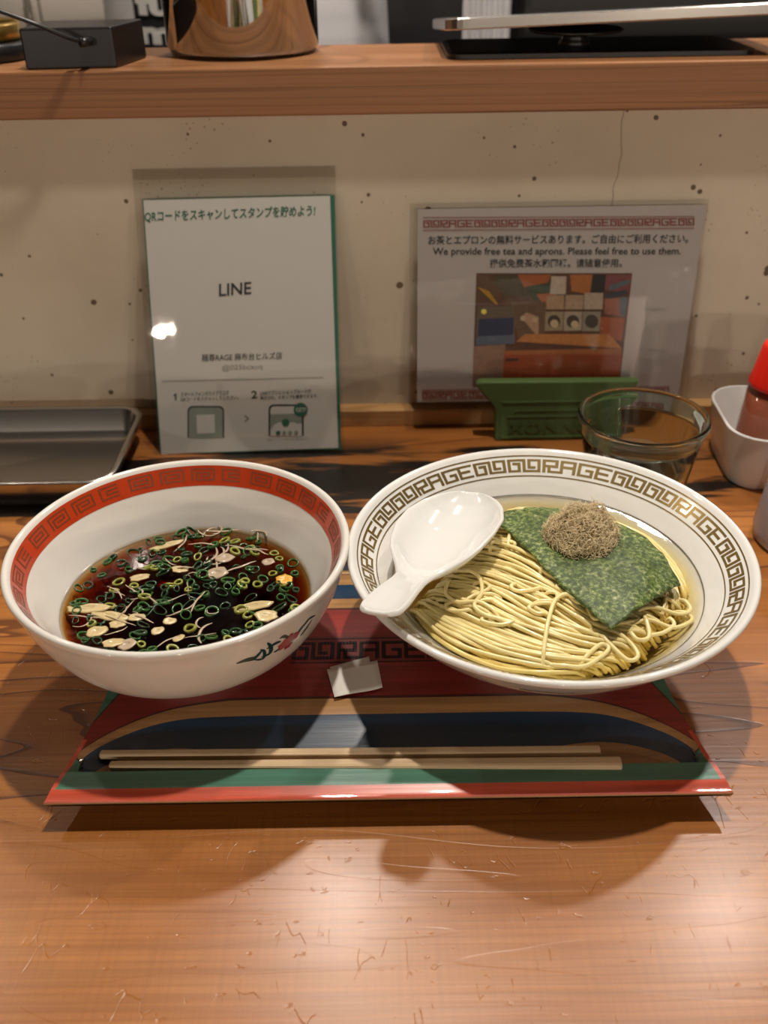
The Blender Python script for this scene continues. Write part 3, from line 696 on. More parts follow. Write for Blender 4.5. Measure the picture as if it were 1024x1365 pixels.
LBL = ['round pale leek slice with a dimple left of the dark broth centre', 'round leek slice at the lower left edge of the dark broth, egg-shaped', 'longest white leek sliver at the left edge of the dark broth', 'white leek sliver tucked under the longest one at left', 'pinkish half-moon leek slice above the dark broth centre', 'long pale leek sliver near the back left of the dark broth', 'long cream leek sliver near the front right of the dark broth', 'oval leek slice touching the cream sliver at front right', 'pale leek slice at the front left bowl wall, left one of two', 'pinkish leek slice at the front left bowl wall, right one of two', 'small leek slice right of the white slivers at left', 'small leek slice just below the white slivers at left', 'small lone leek slice in the front middle of the dark broth', 'small leek slice nearest the front of the dark broth', 'pinkish rounded leek slice at the middle of the dark broth', 'small pinkish leek slice at the back right of the dark broth', 'oval leek slice in the middle left of the pink rounded one', 'tiny leek slice between the lone one and the front wall']
for li_, (px_, py_, k, rot, sc) in enumerate(((186, 771, 0, 0.1, 1), (129, 843, 1, 0.5, 1.1), (118, 812, 2, -0.15, 1.35), (147, 822, 2, -0.25, 1.2), (300, 745, 3, 0.6, 1.05), (222, 728, 2, 0.25, 1.1), (338, 809, 2, 0.05, 1.15), (355, 822, 0, 0.3, 1.1), (151, 858, 0, 0.2, 1.0), (170, 860, 3, 0.5, 0.9), (182, 824, 1, 0.4, 0.9), (157, 833, 0, 0.1, 0.8), (226, 829, 1, 0.3, 0.7), (238, 852, 1, 1.0, 0.7), (290, 765, 3, 0.2, 1.15), (358, 750, 3, 0.1, 0.7), (240, 760, 0, 0.1, 0.85), (210, 842, 1, 0.7, 0.7))):
    x, y = bl(px_, py_); placed.append((x-LC[0], y-LC[1], 0.004))
    inst('leek_slice', sl[k], (x, y, ZB+0.0006), (random.uniform(-.15, .15), random.uniform(-.15, .15), rot), sc, LBL[li_], 'topping', 'leek slices in the dark broth')
ym = slicemesh('amber_slice', 0.0052, 0.0044, M['yolk'], 9); x, y = bl(379, 774)
o = inst('amber_slice', ym, (x, y, ZB+0.0008), (0.1, 0, 0.4), 1, 'bright amber yellow slice floating near the right side of the dark broth', 'topping', None)
for k in range(190):
    x, y = spot(random.choice((0.0009, 0.0013, 0.002))); kk = random.choice((0, 0, 1, 1, 2, 2, 3, 4))
    inst('scallion_ring', rings[kk], (LC[0]+x, LC[1]+y, ZB+random.uniform(-0.0004, 0.0008)), (random.uniform(-.4, .4), random.uniform(-.4, .4), random.uniform(0, 6)), random.uniform(0.85, 1.3), ('small yellow-green scallion ring floating in the dark broth' if kk == 2 else 'small dark green scallion ring floating in the dark broth'), 'topping', ('yellow-green scallion rings in the dark broth' if kk == 2 else 'dark green scallion rings in the dark broth'))
def ribbon_mesh(i):
    rnd = random.Random(i); L = rnd.uniform(0.010, 0.024); cv = rnd.choice((rnd.uniform(-3.8, 3.8), rnd.uniform(-1, 1))); n = 14; P = []; a = 0; x = y = 0
    for k in range(n): P.append((x, y, 0.0005*math.sin(k*0.7+i))); x += math.cos(a)*L/n; y += math.sin(a)*L/n; a += cv/n
    c_ = np.mean(P, axis=0); P = [np.array(p)-c_*np.array([1, 1, 0]) for p in P]
    V, F = tubes([P], rnd.uniform(0.00045, 0.00085), 6, taper=True); V = [(v[0], v[1], v[2]*0.5) for v in V]
    me = bpy.data.meshes.new('leek_shred'); me.from_pydata(V, [], F); me.materials.append(M['leek']); me.polygons.foreach_set('use_smooth', [True]*len(me.polygons)); return me
rm = [ribbon_mesh(i) for i in range(12)]
for k in range(50):
    if k < 14: x, y = bl(random.uniform(105, 190), random.uniform(790, 830)); x -= LC[0]; y -= LC[1]; rz = random.uniform(-0.5, 0.2)
    elif k < 26: x, y = bl(random.uniform(270, 350), random.uniform(706, 745)); x -= LC[0]; y -= LC[1]; rz = random.uniform(0, 6)
    else: r = 0.055*math.sqrt(random.random()); a = random.uniform(0, 6.3); x, y = r*math.cos(a), r*math.sin(a); rz = random.uniform(0, 6)
    inst('leek_shred', random.choice(rm), (LC[0]+x, LC[1]+y, ZB+random.uniform(0.0003, 0.0014)), (0, 0, rz), random.uniform(0.8, 1.2), 'thin curled white leek shred floating in the dark broth', 'topping', 'leek shreds in the dark broth')

# ------------------------------------------------------------ chopsticks and wrapper
def chopstick(p0, p1, w0, w1, label):
    p0, p1 = Vector(p0), Vector(p1); d = (p1-p0).normalized(); s_ = Vector((0, 0, 1)).cross(d).normalized(); n_ = d.cross(s_); V = []; F = []; k_ = 12
    for i, (c_, w_) in enumerate([(p0, w0*0.7), (p0+d*0.0008, w0)]+[(p0.lerp(p1, q), w0+(w1-w0)*q) for q in (0.25, 0.5, 0.75)]+[(p1-d*0.0006, w1), (p1, w1*0.88)]):
        sq = 0.35 if i < 2 else 0.15
        for j in range(k_):
            a = 2*PI*j/k_+PI/12; cx_, cy_ = math.cos(a), math.sin(a); e = 0.5 if True else 1
            X = math.copysign(abs(cx_)**e, cx_); Y = math.copysign(abs(cy_)**e, cy_); V.append(c_+s_*(X*w_/2)+n_*(Y*w_/2))
    m_ = len(V)//k_
    for i in range(m_-1):
        for j in range(k_): j2 = (j+1) % k_; F.append((i*k_+j, i*k_+j2, (i+1)*k_+j2, (i+1)*k_+j))
    F.append(tuple(range(k_))[::-1]); F.append(tuple((m_-1)*k_+j for j in range(k_)))
    o = fixn(mesh('chopstick', V, F, M['stick'], base=tuple(p0))); tag(o, label, 'chopstick', 'pair of wooden chopsticks on the tray'); return o
chopstick((-0.145, 0.3335, 0.0170), (0.106, 0.3290, 0.0175), 0.0040, 0.0064, 'pale wooden chopstick lying behind the other one on the tray')
chopstick((-0.1385, 0.3262, 0.0168), (0.1145, 0.3205, 0.0182), 0.0042, 0.0068, 'pale wooden chopstick lying nearest the tray front edge')
q = [atz(436, 892, .0202), atz(503, 880, .0202), atz(510, 916, .0202), atz(446, 930, .0202)]
N_ = 8
def patch(c4, z0, fz):
    V = []; F = []
    for j in range(N_+1):
        for i in range(N_+1):
            u_, v_ = i/N_, j/N_; a = c4[3].lerp(c4[2], u_); b = c4[0].lerp(c4[1], u_); p = a.lerp(b, v_); V.append((p.x, p.y, z0+fz(u_, v_)))
    for j in range(N_):
        for i in range(N_): k = j*(N_+1)+i; F.append((k, k+1, k+N_+2, k+N_+1))
    return V, F
top = patch(q, 0.0188, lambda u_, v_: 0.0012+0.0006*math.sin(u_*5)*(1-v_)+0.0008*(1-v_)*(u_-0.5)**2*4)
q2 = [atz(440, 889, .0190), atz(492, 876, .0190), atz(498, 905, .0190), atz(448, 912, .0190)]
low = patch(q2, 0.0184, lambda u_, v_: 0.0006+0.0006*v_*u_)
o = mesh('paper_wrapper', *join([top, low]), M['napkin'], base=tuple(q[3].lerp(q[1], 0.5)-Vector((0, 0, 0.0015))), smooth=True)
md = o.modifiers.new('thick', 'SOLIDIFY'); md.thickness = 0.0003
tag(o, 'small folded white paper wrapper lying on the tray between the bowls', 'paper')

# ------------------------------------------------------------ text and print helpers
def textmesh(body, bold=0.0):
    cu = bpy.data.curves.new('t', 'FONT'); cu.body = body; cu.offset = bold; cu.resolution_u = 3
    ob = bpy.data.objects.new('t', cu); COL.objects.link(ob); bpy.context.view_layer.update()
    me = bpy.data.meshes.new_from_object(ob.evaluated_get(bpy.context.evaluated_depsgraph_get()))
    V = [tuple(v.co) for v in me.vertices]; F = [tuple(p.vertices) for p in me.polygons]
    bpy.data.objects.remove(ob); bpy.data.curves.remove(cu); bpy.data.meshes.remove(me); return V, F
def fit_text(body, o_, ux, uy, bold=0.0):
    """text bounding box mapped on the parallelogram o_, o_+ux (right), o_+uy (up)."""
    V, F = textmesh(body, bold); xs = [v[0] for v in V]; ys = [v[1] for v in V]; x0, x1, y0, y1 = min(xs), max(xs), min(ys), max(ys)
    return [o_+ux*((v[0]-x0)/(x1-x0))+uy*((v[1]-y0)/(y1-y0)) for v in V], F
class Sheet:
    """a flat sheet in the world; prints are laid on it, each lifted by a hair."""
    def __init__(s, p0, n): s.p0 = Vector(p0); s.n = Vector(n).normalized()
    def p(s, x, y, e=0.0): return onplane(x, y, s.p0, s.n)+s.n*e
    def quad(s, pts, e): return [s.p(x, y, e) for x, y in pts], [tuple(range(len(pts)))]
    def text(s, body, bl_, br_, tl_, e, bold=0.0):
        o_ = s.p(*bl_, e); return fit_text(body, o_, s.p(*br_, e)-o_, s.p(*tl_, e)-o_, bold)
    def rr(s, x0, y0, x1, y1, r, e, sk=0.0, n=5, open_bottom=False):
        """rounded rectangle outline points in pixels with a slight slope sk"""
        P = []
        for cx_, cy_, a0 in ((x1-r, y0+r, -90), (x1-r, y1-r, 0), (x0+r, y1-r, 90), (x0+r, y0+r, 180)):
            for k in range(n+1): a = math.radians(a0+90*k/n); P.append((cx_+r*math.cos(a), cy_+r*math.sin(a)+sk*(cx_-x0)))
        return P
def slab(vs, n, th, name, mat, parent, label=None, base=None):
    """thin sheet with real thickness behind vs."""
    k = len(vs); V = list(vs)+[v-n*th for v in vs]; F = [tuple(range(k)), tuple(range(2*k-1, k-1, -1))]+[(i, i+k, (i+1) % k+k, (i+1) % k) for i in range(k)]
    return fixn(mesh(name, V, F, mat, parent, label=label, base=base))

# ------------------------------------------------------------ left sign
b0 = Vector((0, 0.6765, 0.0)); t0 = Vector((0, 0.7265, 0.195)); d_ = (t0-b0).normalized(); nL = Vector((1, 0, 0)).cross(d_); nL = nL if nL.y < 0 else -nL
SL = Sheet(b0, nL)
base = SL.p(330, 606); base.z = 0
T = thing('stamp_card_sign', 'portrait white stamp-card notice with green edge in a clear sleeve leaning on the wall', 'sign', tuple(base))
slab(SL.quad([(189, 266), (446, 260), (455, 600), (213, 606)], -0.0012)[0], nL, 0.0006, 'green_backing', M['print_green'], T, 'green card showing at the edges')
PS = slab(SL.quad([(191, 267), (440, 261), (451, 597), (215, 605)], 0.0)[0], nL, 0.0006, 'paper_sheet', M['paper'], T)
slab(SL.quad([(176, 226), (447, 221), (459, 602), (208, 609)], 0.0012)[0], nL, 0.0003, 'clear_sleeve', M['sleeve'], T)
lip = [SL.p(x, y, 0.0018) for x, y in ((178, 226), (447, 222), (447, 236), (178, 240))]
slab(lip, nL, 0.0004, 'sleeve_lip', M['sleeve'], T)
# heading in kana; the code square itself is left blank
mesh('heading_text', *SL.text('QRコードをスキャンしてスタンプを貯めよう!', (193, 297), (420, 289), (193, 281), 0.0003, 0.018), M['print_green'], PS)
mesh('centre_text', *SL.text('LINE', (292, 395), (335, 392), (292, 378.5), 0.0003, 0.018), M['print_black'], PS)
mesh('shop_text', *SL.text('麺尊RAGE 麻布台ヒルズ店', (269, 482), (376, 479), (269, 472), 0.0003, 0.006), M['print_black'], PS)
mesh('account_text', *SL.text('@025bcxuq', (296, 495.5), (350, 493.5), (296, 486.5), 0.0003, 0.006), M['print_grey'], PS)
mesh('divider_line', *SL.quad([(216, 507.5), (431, 502.5), (431, 503.5), (216, 508.5)], 0.0003), M['print_grey'], PS)
mesh('step_text', *join([SL.quad([(233.4, 525), (235.2, 523.6), (235.2, 534), (233.4, 534)], 0.0003), SL.quad([(231.4, 526.6), (233.4, 524.9), (233.4, 526.9), (231.4, 528.4)], 0.0003), SL.text('2', (335, 531), (343, 530.5), (335, 521), 0.0003, 0.01),
    SL.text('スマートフォンのカメラで上の', (241, 529), (305, 526), (241, 523), 0.0003, 0.006), SL.text('QRコードをスキャンしてください。', (241, 535.5), (318, 532.5), (241, 530), 0.0003, 0.006),
    SL.text('LINEアプリにショップカードが', (347, 527), (415, 524), (347, 521), 0.0003, 0.006), SL.text('表示され、スタンプを獲得できます。', (347, 533), (424, 530), (347, 528), 0.0003, 0.006)]), M['print_black'], PS)
def fan(s, P, e): V = [s.p(x, y, e) for x, y in P]; return V, [tuple(range(len(V)))]
def ph(x0, x1, y0, y1, r):
    P = [(x0, y1)]; 
    for cx_, a0 in ((x0+r, 180), (x1-r, 270)):
        for k in range(6): a = math.radians(a0+18*k); P.append((cx_+r*math.cos(a), y0+r+r*math.sin(a)))
    P.append((x1, y1)); return P
mesh('phone_icon', *fan(SL, ph(250, 299, 541, 583.5, 7), 0.0002), M['print_black'], PS)
mesh('phone_icon_screen', *fan(SL, ph(252, 297, 543, 583.5, 6), 0.00035), M['print_sage'], PS)
mesh('phone_icon_label', *SL.quad([(262, 553), (286, 552), (287, 577), (263, 578)], 0.0005), M['paper'], PS)
mesh('phone_icon', *fan(SL, ph(358, 405, 539, 581, 7), 0.0002), M['print_black'], PS)
mesh('phone_icon_screen', *fan(SL, ph(360.5, 402.5, 541.5, 581, 5), 0.00035), M['paper'], PS)
mesh('phone_icon_bar', *SL.quad([(360.5, 552), (402.5, 551), (402.5, 564), (396, 564), (392, 562), (372, 562), (365, 566), (361, 572)], 0.0005), M['print_sage'], PS)
def disc(s, cx_, cy_, r, e, n=20): return fan(s, [(cx_+r*math.cos(2*PI*k/n), cy_+r*math.sin(2*PI*k/n)) for k in range(n)], e)
mesh('phone_icon_mark', *join([disc(SL, 381, 563, 5, 0.0007)]+[disc(SL, 371, 577, 3, 0.0007)]), M['print_green'], PS)
mesh('phone_icon_dots', *join([disc(SL, 371+8*k, 577-0.2*k, 2.6, 0.0007) for k in (1, 2, 3)]), M['print_sage'], PS)
mesh('round_badge', *disc(SL, 401, 546, 9.3, 0.0007), M['print_green'], PS)
mesh('badge_text', *SL.text('GET!', (394.5, 549), (408, 548.5), (394.5, 543.5), 0.0009, 0.01), M['paper'], PS)
mesh('arrow_mark', *SL.text('>', (326, 562), (332, 562), (326, 553), 0.0003), M['print_grey'], PS)
mesh('foot_text', *SL.text('※画面はイメージです。実際とは異なる場合があります。', (356, 587), (411, 585.5), (356, 584.5), 0.0003), M['print_grey'], PS)

# ------------------------------------------------------------ right sign
b0 = Vector((0, 0.7105, 0.019)); t0 = Vector((0, 0.7290, 0.186)); d_ = (t0-b0).normalized(); nR = Vector((1, 0, 0)).cross(d_); nR = nR if nR.y < 0 else -nR
SR = Sheet(b0, nR); base = SR.p(730, 549)
T = thing('service_sign', 'landscape laminated free tea and aprons notice held by the green stand', 'sign', tuple(base))
PR = slab(SR.quad([(557, 279), (942, 273), (904, 531), (556, 536)], 0.0)[0], nR, 0.0005, 'paper_sheet', simple('notice_paper', (0.50, 0.465, 0.46), 0.5, var=0.02), T)
slab(SR.quad([(546, 271), (945, 265), (944, 270), (906, 547), (545, 549)], 0.0011)[0], nR, 0.0003, 'clear_sleeve', M['sleeve'], T)
def strip(y_l, y_r, x0, x1, h, seq, e):
    cl, wd = cells(seq); V, F = cell_mesh(cl, lambda i, j: SR.p(x0+(x1-x0)*i/wd, y_l+(y_r-y_l)*i/wd-h*j/7.0, e)); return V, F
seq = [GU, RA, GE, GU, GU, RA, GE, GU, GU, RA, GE, GU, GU, RA, GE, GU]
pr = [strip(303.5, 300.5, 564.5, 925.5, 10, seq, 0.0003), SR.quad([(564, 289.5), (926, 288), (926, 289.2), (564, 290.7)], 0.0003), SR.quad([(564, 306.5), (925, 303.6), (925, 304.8), (564, 307.7)], 0.0003)]
mesh('top_meander', *join(pr), M['print_red'], PR)
pr = [strip(531, 526, 563, 892, 9.5, seq, 0.0003), SR.quad([(562, 519.5), (893, 514.7), (893, 515.7), (562, 520.5)], 0.0003), SR.quad([(562, 532.8), (891, 527.8), (891, 528.6), (562, 533.6)], 0.0003)]
mesh('bottom_meander', *join(pr), M['print_red'], PR)
mesh('japanese_text', *SR.text('お茶とエプロンの無料サービスあります。ご自由にご利用ください。', (571, 326.5), (917, 324.0), (571, 314), 0.0003, 0.018), M['print_black'], PR)
mesh('english_text', *SR.text('We provide free tea and aprons. Please feel free to use them.', (577, 342.5), (907, 342.0), (577, 330), 0.0003, 0.018), M['print_black'], PR)
mesh('chinese_text', *SR.text('提供免费茶水和围裙。请随意使用。', (653, 357), (829, 356.5), (653, 345), 0.0003, 0.018), M['print_black'], PR)
mesh('caption_text', *join([SR.text('Instagram', (858, 415), (887, 415), (858, 409.5), 0.0003), SR.text('X ( Twitter )', (852, 469), (882, 469), (852, 463.5), 0.0003)]), M['print_grey'], PR)
# the printed photograph: flat colour areas
PH = [((635, 364), (843, 364), (826, 512), (630, 512), (0.10, 0.035, 0.02)), ((655, 366), (742, 366), (742, 400), (670, 392), (0.07, 0.05, 0.02)), ((690, 366), (735, 366), (725, 388), (700, 384), (0.38, 0.10, 0.02)), ((700, 382), (742, 375), (742, 398), (712, 400), (0.035, 0.055, 0.02)),
      ((715, 392), (742, 390), (742, 404), (722, 402), (0.42, 0.13, 0.05)), ((760, 366), (790, 366), (786, 392), (762, 388), (0.42, 0.14, 0.03)), ((790, 366), (808, 366), (804, 396), (788, 392), (0.015, 0.015, 0.015)), ((808, 366), (842, 366), (838, 390), (806, 386), (0.22, 0.06, 0.07)),
      ((812, 380), (840, 372), (839, 378), (812, 388), (0.10, 0.13, 0.15)), ((806, 392), (836, 386), (836, 392), (808, 400), (0.04, 0.05, 0.07)), ((806, 398), (836, 396), (832, 422), (806, 418), (0.30, 0.09, 0.05)), ((826, 396), (837, 396), (833, 424), (826, 418), (0.07, 0.10, 0.13)), ((800, 422), (833, 424), (829, 455), (800, 448), (0.33, 0.08, 0.025)),
      ((636, 382), (652, 388), (664, 405), (661, 406), (0.42, 0.22, 0.01)), ((680, 402), (728, 402), (726, 450), (690, 450), (0.14, 0.08, 0.045)), ((636, 408), (687, 408), (686, 458), (634, 460), (0.13, 0.10, 0.07)), ((638, 425), (685, 423), (684, 446), (637, 448), (0.02, 0.035, 0.09)), ((636, 448), (686, 446), (686, 458), (634, 460), (0.10, 0.13, 0.19)),
      ((632, 461), (674, 459), (671, 512), (630, 512), (0.30, 0.17, 0.12)), ((694, 422), (702, 416), (718, 422), (718, 450), (0.45, 0.28, 0.18)), ((688, 455), (700, 445), (812, 445), (829, 464), (0.50, 0.19, 0.05)), ((672, 467), (829, 464), (829, 472), (672, 472), (0.36, 0.12, 0.03)), ((672, 472), (829, 472), (825, 512), (670, 512), (0.34, 0.065, 0.02)),
      ((735, 368), (755, 368), (754, 392), (733, 392), (0.50, 0.40, 0.33)), ((728, 394), (752, 393), (752, 412), (728, 412), (0.40, 0.26, 0.15)), ((754, 393), (778, 393), (777, 412), (753, 412), (0.38, 0.27, 0.18)), ((779, 390), (804, 390), (803, 412), (778, 412), (0.42, 0.33, 0.25)),
      ((727, 415), (751, 415), (750, 440), (726, 441), (0.33, 0.25, 0.15)), ((752, 415), (776, 415), (775, 440), (751, 441), (0.30, 0.24, 0.17)), ((777, 415), (801, 415), (799, 441), (776, 441), (0.20, 0.17, 0.12)), ((674, 478), (691, 477), (691, 480), (674, 481), (0.03, 0.01, 0.01))]
for k, it in enumerate(PH):
    nm = 'photo_print' if k == 0 else 'photo_patch'
    mesh(nm, *SR.quad(list(it[:4]), 0.00025+0.00002*k), simple('photo_ink', it[4], 0.5, var=0.3, vscale=300), PR)
cm = simple('photo_dark', (0.03, 0.02, 0.012), 0.5); lm = simple('photo_cream', (0.45, 0.33, 0.2), 0.5)
mesh('photo_patch', *join([disc(SR, 738.5, 428, 8.5, 0.00092), disc(SR, 763.5, 428, 8.5, 0.00092), disc(SR, 788.5, 428, 9, 0.00092)]), cm, PR)
mesh('photo_patch', *join([disc(SR, 739, 431, 5.5, 0.00097), disc(SR, 766, 432, 5, 0.00097), disc(SR, 697, 424, 3.5, 0.00097), disc(SR, 713, 426, 3.5, 0.00097)]), lm, PR)
mesh('photo_patch', *disc(SR, 645, 415, 3.5, 0.00095), simple('photo_yellow', (0.75, 0.65, 0.1), 0.5), PR)
# ------------------------------------------------------------ green stand that grips the sign
yh = 0.6905
base = aty(748, 587, yh); base.z = 0
T = thing('sign_holder', 'dark green plastic sign stand gripping the landscape notice', 'stand', tuple(base))
out = [(660, 587), (661, 548), (655, 540), (640, 524), (636, 517), (641, 514), (855, 512), (850, 520), (833, 540), (829, 548), (828, 588)]
pts = [aty(x, y, yh+0.0) for x, y in out]
zmin = min(p.z for p in pts)
fr = [Vector((p.x, yh+0.006*max(0, p.z)/0.05, max(p.z, 0.0))) for p in pts]
V = fr+[p+Vector((0, 0.009, 0)) for p in fr]; k = len(fr); F = [tuple(range(k)), tuple(range(2*k-1, k-1, -1))]+[(i, i+k, (i+1) % k+k, (i+1) % k) for i in range(k)]
o = fixn(mesh('stand_body', V, F, M['holder'], T)); bev(o, 0.0012)
def yat(z, e): return yh+0.006*z/0.05-e
xa, xb = aty(667, 560, yh).x, aty(826, 560, yh).x
def hbar(x0, x1, z0, z1, e): return [(x0, yat(z0, e), z0), (x1, yat(z0, e), z0), (x1, yat(z1, e), z1), (x0, yat(z1, e), z1), (x0, yat(z0, -.001), z0), (x1, yat(z0, -.001), z0), (x1, yat(z1, -.001), z1), (x0, yat(z1, -.001), z1)], [(0, 1, 2, 3), (7, 6, 5, 4), (0, 4, 5, 1), (2, 6, 7, 3), (1, 5, 6, 2), (0, 3, 7, 4)]
mesh('raised_frame', *join([hbar(xa, xb, 0.0028, 0.0040, 0.0007), hbar(xa, xb, 0.0330, 0.0342, 0.0007), hbar(xa, xa+0.0012, 0.0028, 0.0342, 0.0007), hbar(xb-0.0012, xb, 0.0028, 0.0342, 0.0007)]), M['holder'], T)
V, F = fit_text('XONNOX', Vector((xa+0.006, yat(0.007, 0.0006), 0.007)), Vector((xb-xa-0.012, 0, 0)), Vector((0, 0.0011, 0.0095)), 0.02)
mesh('embossed_letters', V, F, M['holderd'], T)
mesh('embossed_line', *join([hbar(xa+0.006, xb-0.006, 0.0205, 0.0213, 0.0005), hbar(xa+0.012, xb-0.014, 0.0255, 0.0262, 0.0005)]), M['holderd'], T)
bk = mesh('foot', *box(base.x-0.035, base.x+0.035, yh+0.004, yh+0.026, 0.0, 0.003), M['holder'], T); bev(bk, 0.001)

# ------------------------------------------------------------ drinking glass
gc = (0.1785, 0.5735, 0.0)
gp_o = [(0.0, 0.0), (0.028, 0.0), (0.030, 0.002), (0.0335, 0.022), (0.0385, 0.055), (0.0405, 0.066), (0.0402, 0.0675), (0.0412, 0.069), (0.0425, 0.0765), (0.0441, 0.0780), (0.0447, 0.0798), (0.0440, 0.0816), (0.0425, 0.0822)]
gp_i = [(0.0408, 0.0812), (0.0400, 0.078), (0.0388, 0.068), (0.0362, 0.055), (0.0312, 0.022), (0.0275, 0.0085), (0.020, 0.007), (0.0, 0.007)]
T = thing('drinking_glass', 'clear glass tumbler of water behind the noodle bowl', 'glass', gc)
fixn(mesh('tumbler', *lathe(gp_o+gp_i, gc, 80), M['glass'], T, smooth=True))
o = fixn(mesh('water', *lathe([(0, 0.0072), (0.0272, 0.0088), (0.0309, 0.022), (0.0345, 0.045), (0.0345, 0.0455), (0, 0.0455)], gc, 64), glass('water', (0.97, 0.98, 0.98), 1.33), base=(gc[0], gc[1], 0.0072), smooth=False))
tag(o, 'water filling the clear tumbler halfway', 'water')

# ------------------------------------------------------------ white caddy, chili bottle, frosted jug at the right edge
def rrect(x0, x1, y0, y1, r, n=6):
    P = []
    for cx_, cy_, a0 in ((x1-r, y0+r, -90), (x1-r, y1-r, 0), (x0+r, y1-r, 90), (x0+r, y0+r, 180)):
        for k in range(n+1): a = math.radians(a0+90*k/n); P.append((cx_+r*math.cos(a), cy_+r*math.sin(a)))
    return P
def rr_loft(levels, cap0=True, cap1=True):
    V = []; F = []; n = None
    for (x0, x1, y0, y1, r, z) in levels:
        P = rrect(x0, x1, y0, y1, r); n = len(P); V += [(p[0], p[1], z) for p in P]
    for l_ in range(len(levels)-1):
        for i in range(n): j = (i+1) % n; F.append((l_*n+i, l_*n+j, (l_+1)*n+j, (l_+1)*n+i))
    if cap0: F.append(tuple(range(n))[::-1])
    if cap1: F.append(tuple((len(levels)-1)*n+i for i in range(n)))
    return V, F
cx0, cx1, cy0, cy1 = 0.2565, 0.400, 0.5990, 0.6960
def lv(i, z, r=0.028): return (cx0+i, cx1-i, cy0+i, cy1-i, max(0.004, r-i), z)
V, F = rr_loft([lv(0.009, 0.0), lv(0.0075, 0.0012), lv(0.0040, 0.020), lv(0.0005, 0.0440), lv(0.0002, 0.0452), lv(0.0008, 0.0460), lv(0.0018, 0.0460), lv(0.0026, 0.0450), lv(0.0065, 0.020), lv(0.0100, 0.0060), lv(0.0130, 0.0050)])
def rotp(V, c_, deg): a = math.radians(deg); return [(c_[0]+(v[0]-c_[0])*math.cos(a)-(v[1]-c_[1])*math.sin(a), c_[1]+(v[0]-c_[0])*math.sin(a)+(v[1]-c_[1])*math.cos(a), v[2]) for v in V]
V = rotp(V, (0.257, 0.60), -3)
o = fixn(mesh('condiment_caddy', V, F, M['white'], base=(0.33, 0.645, 0), smooth=True)); tag(o, 'white rounded condiment box at the right holding the chili bottle', 'box')
md = o.modifiers.new('es', 'EDGE_SPLIT'); md.split_angle = math.radians(50)
bc = (0.2965, 0.640, 0.0055)
T = thing('chili_bottle', 'chili powder bottle with bright red cap in the white box', 'bottle', bc)
fixn(mesh('bottle_body', *lathe([(0, 0), (0.0225, 0), (0.0240, 0.002), (0.0242, 0.010), (0.0215, 0.060), (0.0205, 0.068), (0, 0.068)], bc, 48), M['btl'], T, smooth=True))
fixn(mesh('chili_powder', *lathe([(0, 0.001), (0.0218, 0.001), (0.0232, 0.003), (0.0234, 0.010), (0.0208, 0.060), (0, 0.0605)], bc, 48), M['chili'], T, smooth=True))
fixn(mesh('red_cap', *lathe([(0, 0.066), (0.0215, 0.066), (0.0216, 0.069), (0.0200, 0.074), (0.0165, 0.096), (0.0150, 0.0985), (0.0105, 0.0990), (0, 0.0990)], bc, 48), M['redcap'], T, smooth=True, label='bright red tapered cap'))
jc = (0.2945, 0.5380, 0.0)
o = fixn(mesh('water_jug', *lathe([(0, 0), (0.0330, 0), (0.0365, 0.003), (0.0372, 0.009), (0.0345, 0.035), (0.031, 0.065), (0.0305, 0.115), (0.0290, 0.115), (0.0295, 0.065), (0.033, 0.035), (0.0355, 0.010), (0.0, 0.006)], jc, 64), M['frost'], base=jc, smooth=True))
tag(o, 'frosted lilac-white plastic jug cut off at the right edge', 'jug')

# ------------------------------------------------------------ steel tray at left
def lt(i, z): return (-0.46+i, -0.1985-i, 0.5885+i, 0.7160-i, max(0.004, 0.022-i), z)
V, F = rr_loft([lt(0.012, 0.0), lt(0.0105, 0.0008), lt(0.0045, 0.016), lt(0.0035, 0.0240), lt(0.0005, 0.0246), lt(0.0, 0.0254), lt(0.0008, 0.0262), lt(0.0040, 0.0257), lt(0.0055, 0.0240), lt(0.0100, 0.0080), lt(0.0135, 0.0030), lt(0.020, 0.0018)])
o = fixn(mesh('steel_tray', V, F, M['steel'], base=(-0.33, 0.65, 0), smooth=True)); tag(o, 'empty rectangular stainless steel tray on the counter at the left', 'tray')
md = o.modifiers.new('es', 'EDGE_SPLIT'); md.split_angle = math.radians(60)

# ------------------------------------------------------------ things on the ledge
ZL = 0.2815
pc = (-0.1045, 0.8200, ZL)
T = thing('stock_pot', 'polished stainless steel pot on the wooden ledge', 'pot', pc)
fixn(mesh('pot_body', *lathe([(0, 0.0), (0.052, 0.0), (0.0565, 0.0015), (0.0590, 0.006), (0.0592, 0.16), (0.0605, 0.162), (0.0600, 0.1635), (0.0580, 0.162), (0.0580, 0.008), (0.055, 0.004), (0, 0.003)], pc, 96), M['mirror'], T, smooth=True))
for sx in (-1, 1):
    ph_ = [(pc[0]+sx*0.0585, pc[1]-0.02, ZL+0.135), (pc[0]+sx*0.078, pc[1]-0.018, ZL+0.140), (pc[0]+sx*0.084, pc[1], ZL+0.141), (pc[0]+sx*0.078, pc[1]+0.018, ZL+0.140), (pc[0]+sx*0.0585, pc[1]+0.02, ZL+0.135)]
    mesh('handle', *tubes([catmull(ph_, 5)], 0.0028, 8), M['mirror'], T, smooth=True)
